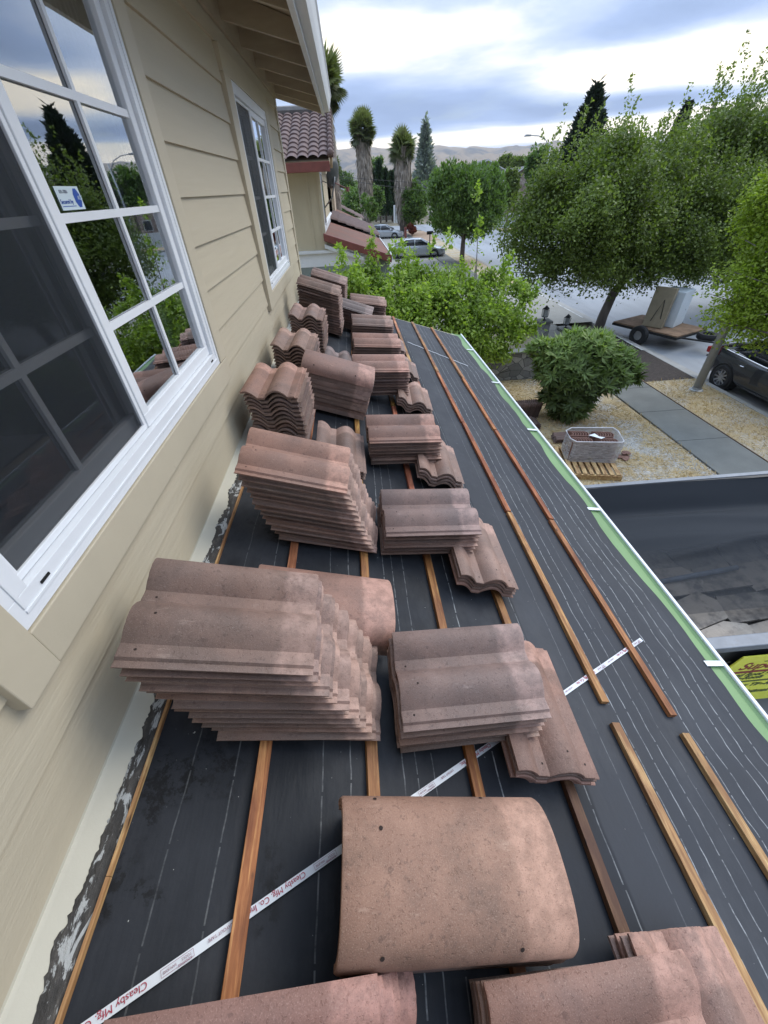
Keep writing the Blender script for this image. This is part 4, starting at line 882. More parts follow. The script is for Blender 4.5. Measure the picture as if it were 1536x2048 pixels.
palm('tiny distant palm low above the satellite dish', 662, 302, 400, 120, 2.6, 1.1)
palm('distant palm crown behind the grey street lamp', 1128, 298, 400, 90, 3.0, .8)
tree('garden_tree', 'loose green bushes in front of the tall palm trunk', (*AZ(735, 455, 0)[:2], 0), [AZ(735, 455, 0), (AZ(735, 455, 0)[0], AZ(735, 455, 0)[1], 1.5)], [lob(715, 400, 70, 1.7), lob(740, 405, 72, 1.6), lob(700, 410, 68, 1.3), lob(752, 390, 72, .9), lob(725, 385, 72, 1.)], 12000, M_leafM, .2, .32, cs=.25, tr=(.2, .1))
for (px, py, y, r, rz, lab, lf) in ((737, 415, 48, .85, 1.0, 'clipped rounded bush beside the far tiled porch roofs', M_leafM), (824, 458, 58, .55, .45, 'small reddish ball shrub on the brown verge', None)):
    c = AY(px, py, y); tree('round_shrub', lab, (c[0], c[1], 0), [(c[0], c[1], 0), (c[0], c[1], max(.2, c[2] - rz))], ball(c[0], c[1], max(c[2], .45), r, rz, 6), 5000, lf or leafmat('red_shrub_leaf', (.16, .04, .03), .3, (.3, .12, .08)), .09, .14, cat='shrub', cs=.06, tr=(.05, .04))
for i, (px, py, y, r, lab) in enumerate(((1012, 330, 130, 1.9, 'dark round tree between the two gabled houses, left one'), (1038, 334, 120, 1.6, 'dark round tree behind the stone gabled house'), (745, 345, 110, 2.6, 'broad green tree showing above the cypress row'), (688, 368, 150, 3.0, 'bluish green tree mass behind the white trimmed gable'), (1090, 345, 70, 2.6, 'light green tree behind the street lamp pole'), (1068, 362, 100, 1.6, 'green tree crown left of the street lamp pole'), (1470, 300, 60, 4.0, 'green tree crown far behind the tall right tree'))):
    c = AY(px, py, y); tree('distant_tree', lab, (c[0], c[1], 0), [(c[0], c[1], 0), (c[0], c[1], c[2])], ball(c[0], c[1], c[2], r, r * .9, 7), 7000, M_leafG if i < 2 else M_leafM, .3, .45, cs=.35, tr=(.3, .15))
# hedge and trees further right, seen in the window glass
for i, (x, y, h, lab) in enumerate(((24, 8, 5.2, 'green tree across the street reflected in the near window'), (25, 1, 4.6, 'dark green tree across the street behind the parked car'), (31, 30, 6.5, 'tall green tree across the street behind the trailer'))):
    tree('distant_tree', lab, (x, y, 0), [(x, y, 0), (x, y, h * .5)], ball(x, y, h * .6, h * .62, h * .5, 9), 16000, M_leafG, .2, .28, cs=.25, tr=(.25, .15))
# ================================================================ BUILDINGS
M_cream = mat('cream_stucco', (.52, .45, .31), .8, .06, 2.5, 6, bump=.004, bscale=40, dark=(.40, .35, .25), dthr=(.62, .85), dscale=.8, stretch=(1, 1, .4))
M_cream2 = mat('peach_stucco', (.52, .42, .31), .8, .06, 2.5)
M_redtrim = mat('red_painted_trim', (.19, .055, .042), .55, .2, 5)
M_rooft = mat('brown_barrel_tiles', (.13, .082, .072), .75, .25, 5, 6, rand=.1, dark=(.07, .05, .05), dthr=(.55, .8), dscale=1.2)
M_roofr = mat('red_brown_roof', (.20, .085, .058), .8, .18, 2, 6, c2=(.17, .095, .07))
M_shing = mat('grey_shingles', (.20, .19, .18), .85, .2, 6)
M_dglass = mat('dark_window', (.035, .045, .055), .1, .2, 2, spec=.8)
M_ggreen = mat('grey_green_wall', (.20, .235, .22), .7, .08, 2)
M_pgreen = mat('pale_green_siding', (.34, .40, .33), .8, .08, 3)
def tilewave(name, parent, x0, x1, y0, y1, z0, z1, m, along='y', pitch=.30, course=.34, amp=.045):
    """barrel tile roof: slope rises from (.., z0) to z1 along the given axis, rolls run up the slope"""
    b = MB(); L = math.hypot((y1 - y0) if along == 'y' else (x1 - x0), z1 - z0); nc = max(2, int(L / course)); V = []; W_ = (x1 - x0) if along == 'y' else (y1 - y0)
    nu = int(abs(W_) / pitch) * 6; rows = []
    for c in range(nc):
        for e in (0, 1):
            t = (c + e) / nc; lift = .035 * (1 - e)
            for i in range(nu + 1):
                q = i / nu; h = amp * abs(math.sin(math.pi * q * nu / 6)) ** .7
                if along == 'y': V.append((x0 + W_ * q, y0 + (y1 - y0) * t, z0 + (z1 - z0) * t + h + lift))
                else: V.append((x0 + (x1 - x0) * t, y0 + W_ * q, z0 + (z1 - z0) * t + h + lift))
    fs = [(j * (nu + 1) + i, j * (nu + 1) + i + 1, (j + 1) * (nu + 1) + i + 1, (j + 1) * (nu + 1) + i) for j in range(2 * nc - 1) for i in range(nu)]
    b.add(V, fs); o = b.build(name, m, parent, recalc=False); return o
def P_(b, name, m, par, **k):
    o = b.build(name, m, par, **k); return o
# the neighbour's house
N_ = empty('neighbour_house', (0, 0, 0), 'cream two storey neighbour house with brown barrel tile roof and red trim', 'house')
b = MB(); b.box((-9, 14.0, 3.42), (-.72, 26, 5.62)); b.box((-9, 14.0, 0), (-.72, 26, 3.42)); P_(b, 'wall', M_cream, N_)
b = MB(); b.box((-9, 13.97, 3.02), (.6, 13.995, 3.40)); b.box((-9, 13.9, 3.36), (.7, 14.0, 3.43)); P_(b, 'white_band', M_whitep, N_)
b = MB(); b.box((-9, 13.98, 0), (.9, 13.999, 3.02)); b.box((-.71, 14.0, 0), (.9, 22, 3.0)); P_(b, 'garage_wall', M_ggreen, N_)
b = MB(); b.prism([(-.715, 3.42), (.85, 3.0), (.85, 3.20), (-.715, 3.72)], 14.0, 14.03, 'y'); P_(b, 'gable_panel', M_cream, N_)
rf = tilewave('roof', N_, -9, -.34, 13.45, 17.2, 5.40, 6.62, M_rooft, pitch=.27, course=.33, amp=.06)
tilewave('rear_roof', N_, -9, -.34, 21, 17.2, 5.4, 6.62, M_rooft, pitch=.27, course=.33, amp=.06)
b = MB(); b.prism([(13.5, 5.38), (17.2, 6.58), (21, 5.38)], -9, -.37, 'x'); P_(b, 'roof_underside', M_eave, N_)
for k in range(12):
    t0 = k / 12; b = MB(); y = 13.42 + 3.78 * t0; z = 5.42 + 1.22 * t0; b.tube([(-.30, y, z + .07), (-.30, y + .36, z + .16)], [.085, .07], 8); P_(b, 'rake_tile', M_rooft , rf, smooth='all')
b = MB(); b.prism([(13.47, 5.22), (17.2, 6.42), (17.2, 6.62), (13.47, 5.42)], -.33, -.27, 'x'); P_(b, 'barge_board', mat('tan_board', (.36, .24, .12), .7, .15, 4), N_)
b = MB(); b.box((-9, 13.38, 5.16), (-.34, 13.50, 5.36)); P_(b, 'red_gutter', M_redtrim, N_, bevel=.01)
b = MB(); b.tube([(-9, 17.2, 6.70), (-.3, 17.2, 6.70)], .11, 8); P_(b, 'ridge_cap', M_shing, rf)
b = MB(); b.tube([(-.75, 17.2, 6.7), (-.75, 17.2, 7.4)], .025, 6); P_(b, 'vent_pipe', M_shing, rf)
b = MB(); b.box((-.719, 14.55, 3.95), (-.66, 15.55, 5.22)); wf = P_(b, 'window', M_whitep, N_, bevel=.01)
b = MB(); b.box((-.659, 14.63, 4.02), (-.655, 15.47, 5.15)); P_(b, 'pane', M_dglass, wf)
b = MB(); b.box((-.74, 13.965, 3.43), (-.66, 14.05, 5.3)); b.box((-1.05, 13.975, 3.43), (-1.0, 13.999, 5.2)); P_(b, 'corner_board', M_cream, N_)
# lower street side roofs
b = MB(); b.prism([(-.71, 3.73), (1.20, 3.12), (1.20, 3.22), (-.71, 3.83)], 13.9, 19.2, 'y'); P_(b, 'porch_roof', M_roofr, N_)
b = MB(); b.prism([(-.72, 3.66), (1.22, 3.04), (1.22, 3.235), (-.72, 3.85)], 13.78, 13.90, 'y'); P_(b, 'porch_barge', M_redtrim, N_, bevel=.015)
b = MB(); b.prism([(-.72, 3.48), (.4, 3.12), (.4, 3.22), (-.72, 3.58)], 13.86, 13.96, 'y'); P_(b, 'white_moulding', M_whitep, N_)
b = MB(); b.prism([(-.66, 3.84), (-.66, 3.98), (-.719, 4.05), (-.719, 3.84)], 14.02, 22, 'y'); P_(b, 'white_flashing', M_whitep, N_)
b = MB(); b.box((1.221, 13.78, 3.10), (1.25, 19.2, 3.225)); b.box((1.221, 19.3, 3.12), (1.25, 24.9, 3.27)); P_(b, 'eave_trim', M_whitep, N_)
b = MB(); b.prism([(-.71, .0), (.9, .0), (1.18, 3.08), (-.71, 3.70)], 14.04, 25.2, 'y'); P_(b, 'porch_body', M_ggreen, N_)
b = MB(); b.box((-9, 21, 0), (-.72, 25.6, 5.3)); P_(b, 'rear_wall', M_cream, N_)
tilewave('porch_tiles', N_, 1.24, -.7, 19.2, 25.2, 3.26, 3.93, M_rooft, along='x', pitch=.30, course=.34, amp=.07)
D_ = empty('satellite_dish', (-.55, 15.9, 4.9), 'dark oval satellite dish on a curved arm at the neighbour wall', 'satellite dish')
b = MB(); n = 22; V = [(0, 0, 0)]
for rr_ in (.12, .24, .34):
    for i in range(n): a = 6.283 * i / n; V.append((rr_ * math.cos(a) * .9, rr_ * rr_ * .75, rr_ * math.sin(a) * 1.1))
fs = [(0, 1 + i, 1 + (i + 1) % n) for i in range(n)] + [(1 + k * n + i, 1 + (k + 1) * n + i, 1 + (k + 1) * n + (i + 1) % n, 1 + k * n + (i + 1) % n) for k in range(2) for i in range(n)]
b.add(V, fs); dd_ = P_(b, 'dish', mat('dark_dish', (.06, .065, .06), .5), D_, smooth='all', recalc=False); so_ = dd_.modifiers.new('s', 'SOLIDIFY'); so_.thickness = .012; dd_.rotation_euler = (math.radians(15), math.radians(10), math.radians(58)); dd_.location = (.28, 0, .25)
b = MB(); b.tube([(-.15, 0, -.55), (.12, 0, -.30), (.22, 0, .0), (.26, 0, .2)], .022, 8); b.tube([(-.15, .0, .12), (.22, 0, -.02)], .012, 6); P_(b, 'arm', mat('grey_steel', (.25, .26, .27), .45, .1, metal=.6), D_, smooth='all')
b = MB(); b.tube([(.26, 0, .05), (.62, -.1, -.10)], .014, 6); b.lathe((.63, -.1, -.12), [(.0, -.05), (.05, -.05), (.05, .06), (.0, .06)], 10); P_(b, 'receiver', mat('receiver_red', (.2, .08, .07), .5), D_)
def gable_house(name, label, cx, cy, w, d, hw, hr, m_wall, m_roof, axis='y', wins=(), rz=0., group=None, over=.5, cat='house', gablem=None):
    """gable end faces the camera when axis is y"""
    T = empty(name, (cx, cy, 0), label, cat, group, rz)
    b = MB(); b.box((-w / 2, -d / 2, 0), (w / 2, d / 2, hw)); P_(b, 'wall', m_wall, T)
    b = MB()
    if axis == 'y': b.prism([(-w / 2 + .01, hw), (w / 2 - .01, hw), (0, hw + hr)], -d / 2 + .01, d / 2 - .01, 'y')
    else: b.prism([(-d / 2 + .01, hw), (d / 2 - .01, hw), (0, hw + hr)], -w / 2 + .01, w / 2 - .01, 'x')
    P_(b, 'gable', gablem or m_wall, T)
    q = w / 2 if axis == 'y' else d / 2; s_ = hr / q; L = (d if axis == 'y' else w) / 2 + over; t = .14
    b = MB(); b.prism([(-q - over, hw - over * s_), (0, hw + hr), (q + over, hw - over * s_), (q + over, hw - over * s_ + t), (0, hw + hr + t), (-q - over, hw - over * s_ + t)], -L, L, axis); P_(b, 'roof', m_roof, T)
    b = MB(); e = L + .005; b.prism([(-q - over, hw - over * s_ - .08), (0, hw + hr - .08), (q + over, hw - over * s_ - .08), (q + over, hw - over * s_ + .10), (0, hw + hr + .10), (-q - over, hw - over * s_ + .10)], -e - .05, -e, axis); P_(b, 'barge_board', M_whitep, T)
    for (x, z, ww, hh) in wins:
        b = MB(); b.box((x - ww / 2 - .07, -d / 2 - .05, z - .07), (x + ww / 2 + .07, -d / 2 - .005, z + hh + .07)); f_ = P_(b, 'window', M_whitep, T)
        b = MB(); b.box((x - ww / 2, -d / 2 - .06, z), (x + ww / 2, -d / 2 - .051, z + hh)); P_(b, 'pane', M_dglass, f_)
    return T
M_stone = bpy.data.materials.new('rubble_stone'); M_stone.use_nodes = True
g = NT(M_stone.node_tree); pos = g.add('ShaderNodeTexCoord').outputs['Object']
def stone_nodes(g, sc, cols, joint, jw=.05):
    pos = g.add('ShaderNodeTexCoord').outputs['Object']; v = g.add('ShaderNodeTexVoronoi', feature='DISTANCE_TO_EDGE', i={'Scale': sc}); c = g.add('ShaderNodeTexVoronoi', i={'Scale': sc})
    for q in (v, c): g.l.new(g.vmap(pos, (1, 1, 1.5)), q.inputs['Vector'])
    s1 = g.add('ShaderNodeSeparateColor', i={0: c.outputs['Color']}); col = g.ramp(s1.outputs[0], [(0., cols[0]), (.5, cols[1]), (1., cols[2])])
    col = g.mix(g.ramp(g.noise(pos, 12, 5), [(.35, .3), (.65, 0.)]), col, (.08, .07, .06)); col = g.mix(g.ramp(v.outputs['Distance'], [(jw * .6, 1.), (jw, 0.)]), col, joint)
    p = g.add('ShaderNodeBsdfPrincipled', i={'Base Color': col, 'Roughness': .85}); bn = g.add('ShaderNodeBump', i={'Strength': 1., 'Distance': .02}); g.l.new(g.math('MINIMUM', v.outputs['Distance'], jw * 1.5), bn.inputs['Height']); g.l.new(bn.outputs[0], p.inputs['Normal'])
    g.l.new(p.outputs[0], g.add('ShaderNodeOutputMaterial').inputs[0])
stone_nodes(g, 2.2, ((.30, .19, .16), (.42, .32, .27), (.55, .46, .40)), (.20, .16, .14), .04)
M_flag = bpy.data.materials.new('flagstone_wall'); M_flag.use_nodes = True; stone_nodes(NT(M_flag.node_tree), 3.4, ((.16, .165, .17), (.27, .27, .27), (.38, .38, .37)), (.07, .07, .07), .035)
c = AY(1038, 400, 78); gable_house('stone_gabled_house', 'brown stone house with grey gabled roof right of the round tree', c[0], c[1] + 4, 9.2, 8, 4.1, 2.1, M_stone, M_shing, 'y', ((2.0, 1.0, 1.2, 1.2),))
c = AY(966, 400, 98); gable_house('green_gabled_house', 'pale green house gable rising behind the round tree', c[0], c[1] + 4, 11.5, 9, 5.3, 2.6, M_pgreen, M_shing, 'y', ((0, 5.4, .8, .9), (-2.5, 2.6, 1.2, 1.2)))
c = AY(690, 400, 110); gable_house('cream_gabled_house', 'small house with two white trimmed gables behind the far porch roofs', c[0] - 1.5, c[1] + 4, 10, 8, 3.3, 1.9, M_cream, M_shing, 'y', ((0, 1, 1.4, 1.2),))
c = AY(683, 400, 106); gable_house('cream_gabled_house', 'lower front gable with white trim left of the tall palm trunk', c[0] - 2.3, c[1], 6, 3, 2.6, 1.5, M_pgreen, M_shing, 'y', ())
# second neighbour: wall and roofs further down the row
T = empty('far_neighbour_house', (0, 0, 0), 'peach house wall with red brown lower roofs beyond the satellite dish', 'house')
b = MB(); b.box((-9, 26.0, 0), (-.60, 34, 5.42)); P_(b, 'wall', M_cream2, T)
b = MB(); b.box((-9, 25.7, 5.42), (-.42, 34, 5.58)); P_(b, 'eave_trim', M_redtrim, T)
tilewave('roof', T, -9, -.42, 25.7, 30, 5.6, 6.9, M_rooft, pitch=.5, course=.5, amp=.08)
b = MB(); b.prism([(-.60, 3.80), (1.02, 3.10), (1.02, 3.20), (-.60, 3.90)], 26.0, 30, 'y'); P_(b, 'porch_roof', M_roofr, T)
b = MB(); b.prism([(-.60, 3.72), (1.05, 3.00), (1.05, 3.22), (-.60, 3.92)], 25.86, 25.99, 'y'); P_(b, 'porch_barge', M_redtrim, T)
tilewave('porch_tiles', T, 1.0, -.6, 30, 33.5, 3.3, 4.05, M_rooft, along='x', pitch=.5, course=.5, amp=.07)
b = MB(); b.prism([(-.6, 0), (.8, 0), (.98, 3.05), (-.6, 3.75)], 26.02, 33.4, 'y'); P_(b, 'lower_wall', M_cream2, T)
# houses at the far right, glimpsed over the trees
gable_house('flat_topped_house', 'pale roof edge showing between the shoots of the tallest tree', 47, 52, 9, 9, 8.2, .6, M_cream2, M_shing, 'x')
gable_house('tan_house', 'tan house wall glimpsed at the right edge behind the trees', 62, 55, 12, 10, 7.5, 1.6, mat('tan_wall', (.36, .27, .2), .8), M_shing, 'x')
gable_house('opposite_house', 'low white house across the street partly hidden by trees', 33, 40, 12, 9, 2.9, 1.6, M_cream, M_shing, 'x', ((-2, 1, 1.4, 1.1), (2, 1, 1.4, 1.1)))
gable_house('opposite_house', 'low cream house across the street seen in the window glass', 34, 14, 14, 9, 2.9, 1.6, M_cream2, M_shing, 'x', ((-3, 1, 1.4, 1.1), (3, 1, 1.4, 1.1)))
# far town on the flat below the hills
wm = [mat('far_wall_%s' % n_, c_, .8) for n_, c_ in (('white', (.6, .58, .54)), ('cream', (.5, .44, .34)), ('grey', (.4, .4, .4)))]
rm = [M_shing, M_rooft, mat('far_roof_pale', (.4, .39, .38), .8)]
town = []
for i in range(46):
    px = R.choice([R.uniform(662, 715), R.uniform(662, 715), R.uniform(775, 900)]); y = R.uniform(420, 1150); x, _, _ = AY(px, 360, y); g_ = i % 3
    zt = max(0, (y - 700) * .018)
    town.append((x, y, zt, g_))
for i, (x, y, zt, g_) in enumerate(town):
    if i < 3:
        T = empty('distant_house', (x, y, zt), None, 'house'); w_ = 15
        b = MB(); b.box((-w_ / 2, -6, -9), (w_ / 2, 6, 4.5)); P_(b, 'wall', wm[g_], T); b = MB(); b.prism([(-w_ / 2 - 1, 4.5), (w_ / 2 + 1, 4.5), (0, 7.5)], -7, 7, 'y'); P_(b, 'roof', rm[i % 3], T); src = T
        if i == 0: prot = [T]
        else: prot.append(T)
    else:
        s0 = prot[i % 3]; T = s0.copy(); COL.objects.link(T); T.location = (x, y, zt)
        for ch in s0.children:
            c_ = ch.copy(); COL.objects.link(c_); c_.parent = T
    T.rotation_euler = (0, 0, R.uniform(-.5, .5)); tag(T, 'tiny distant house of the town at the foot of the hills', 'house', 'distant houses below the hills')
bl = []
for i in range(90):
    px = R.uniform(600, 1300); y = R.uniform(330, 1400); x, _, _ = AY(px, 360, y); r_ = R.uniform(4, 9); bl.append((x, y, max(0, (y - 700) * .018) + r_ * .5, r_ * 1.5, r_, r_ * .8))
P, D, rn = crown_points(bl, 26000, 6, 1.0, .6); U = unit(D + NR.normal(size=D.shape) * .6); N = unit(np.cross(U, NR.normal(size=D.shape))); tag(quads('distant_woods', P, N, U, 2.2, 3.0, M_leafG), kind='stuff')
# ================================================================ STREET FURNITURE
M_galv = mat('galvanised_steel', (.36, .38, .40), .5, .08, 5, metal=.5)
def street_lamp(label, x, y, h, arm, rz, r0=.085):
    T = empty('street_lamp', (x, y, 0), label, 'street lamp', 'street lamps', rz)
    b = MB(); b.lathe((0, 0, 0), [(.17, .0), (.17, .03), (.12, .05), (.115, .10)], 16); P_(b, 'base_plate', M_galv, T, smooth=True)
    b = MB(); b.tube([(0, 0, .08), (0, 0, h * .5), (0, 0, h)], [r0 * 1.25, r0, r0 * .75], 16); P_(b, 'pole', M_galv, T, smooth='all')
    b = MB(); b.tube([(0, 0, h - .5), (-arm * .25, 0, h + .15), (-arm * .6, 0, h + .42), (-arm, 0, h + .48)], [.045, .04, .035, .03], 8); P_(b, 'arm', M_galv, T, smooth='all')
    b = MB(); b.prism([(-arm - .55, h + .42), (-arm + .05, h + .42), (-arm + .05, h + .53), (-arm - .4, h + .55)], -.12, .12, 'y'); P_(b, 'lamp_head', M_galv, T, bevel=.02); return T
street_lamp('grey lamp pole standing in the dry verge beside the dark car', 9.44, 10.12, 8.2, 2.0, math.radians(180))
b = MB(); b.tube([(9.36, 10.0, .45), (9.30, 9.93, .62), (9.36, 10.0, .8)], .012, 6)
xl, yl, zl = AY(1102, 284, 45); street_lamp('slender street lamp with long curved arm right of the stone house', xl, yl, zl, 1.9, 0, .075)
T = empty('utility_pole', AY(1397, 300, 68)[:2] + (0,), 'wooden utility pole with a crossarm above the right hand trees', 'utility pole'); zt = AY(1403, 200, 68)[2]
b = MB(); b.tube([(0, 0, 0), (0, 0, zt)], [.2, .14], 10); P_(b, 'pole', M_barkp, T, smooth='all'); b = MB(); b.box((-1.2, -.06, zt - .9), (1.2, .06, zt - .75)); P_(b, 'crossarm', M_barkp, T)
def wire(label, pts): b = MB(); b.tube(pts, .018, 5); tag(b.build('power_line', mat('black_cable', (.03, .03, .03), .6)), label, 'wire')
def sag(a, b_, s_, n=14): return [(a[0] + (b_[0] - a[0]) * t, a[1] + (b_[1] - a[1]) * t, a[2] + (b_[2] - a[2]) * t - s_ * 4 * t * (1 - t)) for t in [i / n for i in range(n + 1)]]
wire('upper thin black cable crossing in front of both tall palms', sag(AY(668, 352, 55), AY(1080, 372, 60), .25)); wire('lower thin black cable sagging in front of both tall palms', sag(AY(672, 356, 54), AY(1075, 385, 58), .55))
# low stone wall with lantern pillars
b = MB(); b.box((2.6, 11.75, 0), (6.6, 12.0, .80)); o = b.build('garden_wall', M_flag, bevel=.02); tag(o, 'low grey flagstone wall behind the tall leafy shrub', 'wall'); b = MB(); b.box((2.55, 11.70, .80), (6.65, 12.05, .86)); P_(b, 'coping', M_walk, o, bevel=.01)
def pillar(px, py, y, lab1, lab2):
    x, y, z = AY(px, py, y); o = empty('stone_pillar', (x, y, 0), lab1, 'pillar', 'stone lantern pillars'); b = MB(); b.box((-.2, -.2, 0), (.2, .2, z - .08)); P_(b, 'shaft', M_flag, o, bevel=.02); b = MB(); b.box((-.26, -.26, z - .08), (.26, .26, z)); P_(b, 'cap', M_walk, o, bevel=.01)
    L = empty('lantern', (x, y, z), lab2, 'lantern', 'black lanterns on the stone pillars'); mb = mat('black_iron', (.02, .02, .02), .5, .1, metal=.4)
    b = MB(); b.lathe((0, 0, 0), [(.075, 0), (.075, .02), (.025, .035), (.025, .09), (.11, .11), (.11, .13)], 12); P_(b, 'base', mb, L)
    b = MB(); [b.tube([(sx_ * .085, sy_ * .085, .13), (sx_ * .095, sy_ * .095, .38)], .009, 5) for sx_ in (-1, 1) for sy_ in (-1, 1)]; P_(b, 'cage', mb, L)
    b = MB(); b.box((-.075, -.075, .131), (.075, .075, .375)); P_(b, 'glass', mat('lantern_glass', (.35, .36, .36), .2), L)
    b = MB(); b.lathe((0, 0, 0), [(.13, .38), (.13, .40), (.05, .46), (.02, .50)], 4); P_(b, 'roof', mb, L)
pillar(1088, 640, 15.6, 'stone pillar carrying the left lantern near the apron', 'black lantern on the fully visible left stone pillar')
pillar(1131, 655, 16.4, 'stone pillar mostly hidden behind the shrub top', 'black lantern on the pillar hidden by the shrub top')
# far street: fan gate, block walls, posts, mailbox, hydrant
b = MB(); x, y, z = AY(757, 430, 96); T = empty('fan_gate', (x, y, 0), 'white half round fan shaped gate between the hedges', 'gate'); zc_ = AY(757, 432, 96)[2] - 1.6
zc_ = max(.9, zc_)
for k in range(9): a = math.pi * k / 8; b.tube([(0, 0, zc_), (2.6 * math.cos(a), 0, zc_ + 2.4 * math.sin(a))], .05, 5)
P_(b, 'spokes', M_whitep, T); b = MB(); b.tube([(2.6 * math.cos(math.pi * k / 16), 0, zc_ + 2.4 * math.sin(math.pi * k / 16)) for k in range(17)], .07, 6); P_(b, 'rim', M_whitep, T); b = MB(); b.box((-2.7, -.1, 0), (2.7, .1, zc_)); P_(b, 'panel', M_whitep, T)
for (xa, xb, y, h, lab) in ((4.5, 14, 90, 1.1, 'pale concrete block wall below the fan gate'), (14.5, 27, 87, 1.0, 'long pale garden wall behind the corner of the street')): b = MB(); b.box((xa, y, 0), (xb, y + .25, h)); tag(b.build('block_wall', M_apron), lab, 'wall')
b = MB(); x, y, z = AY(1030, 440, 66); b.box((x - 8, y, 0), (x + 9, y + .2, 1.3)); tag(b.build('white_fence', M_whitep), 'white fence in front of the stone house', 'fence')
for i, (px, lab) in enumerate(((789, 'left white post on the far street corner'), (794, 'right white post on the far street corner'))): x, y, _ = AY(px, 430, 82); b = MB(); b.box((x - .14, y - .14, 0), (x + .14, y + .14, 2.4)); tag(b.build('white_post', M_whitep), lab, 'post', 'white posts at the far corner')
x, y, z = AZ(811, 482, 0.1); b = MB(); b.box((x - .12, y - .12, 0), (x + .12, y + .12, 1.35)); tag(b.build('red_post', M_redtrim, bevel=.03), 'dark red post standing near the parked silver cars', 'post')
x, y, z = AY(860, 465, 38); T = empty('mailbox', (x, y, 0), 'black mailbox on a thin post in front of the street', 'mailbox'); b = MB(); b.tube([(0, 0, 0), (0, 0, z - .1)], .04, 6); P_(b, 'post', M_black, T); b = MB(); b.lathe((0, 0, z), [(.0, -.24), (.10, -.24), (.10, .24), (.0, .24)], 12, axis='x'); b.box((-.24, -.1, z - .12), (.24, .1, z - .001)); P_(b, 'box', M_black, T)
tag(sheet('mulch_verge', [(7.6, 52), (10.0, 52), (10.0, 64), (7.6, 64)], .04, mat('tan_mulch', (.36, .25, .17), .9, .2, 3)), kind='structure')
x, y, z = AZ(1010, 460, 0); b = MB(); b.box((x - .5, y - 1, -.12), (x + 6, y + 2, .05)); tag(b.build('traffic_island', mat('tan_mulch2', (.42, .32, .2), .9, .2, 3), bevel=.05), kind='structure')
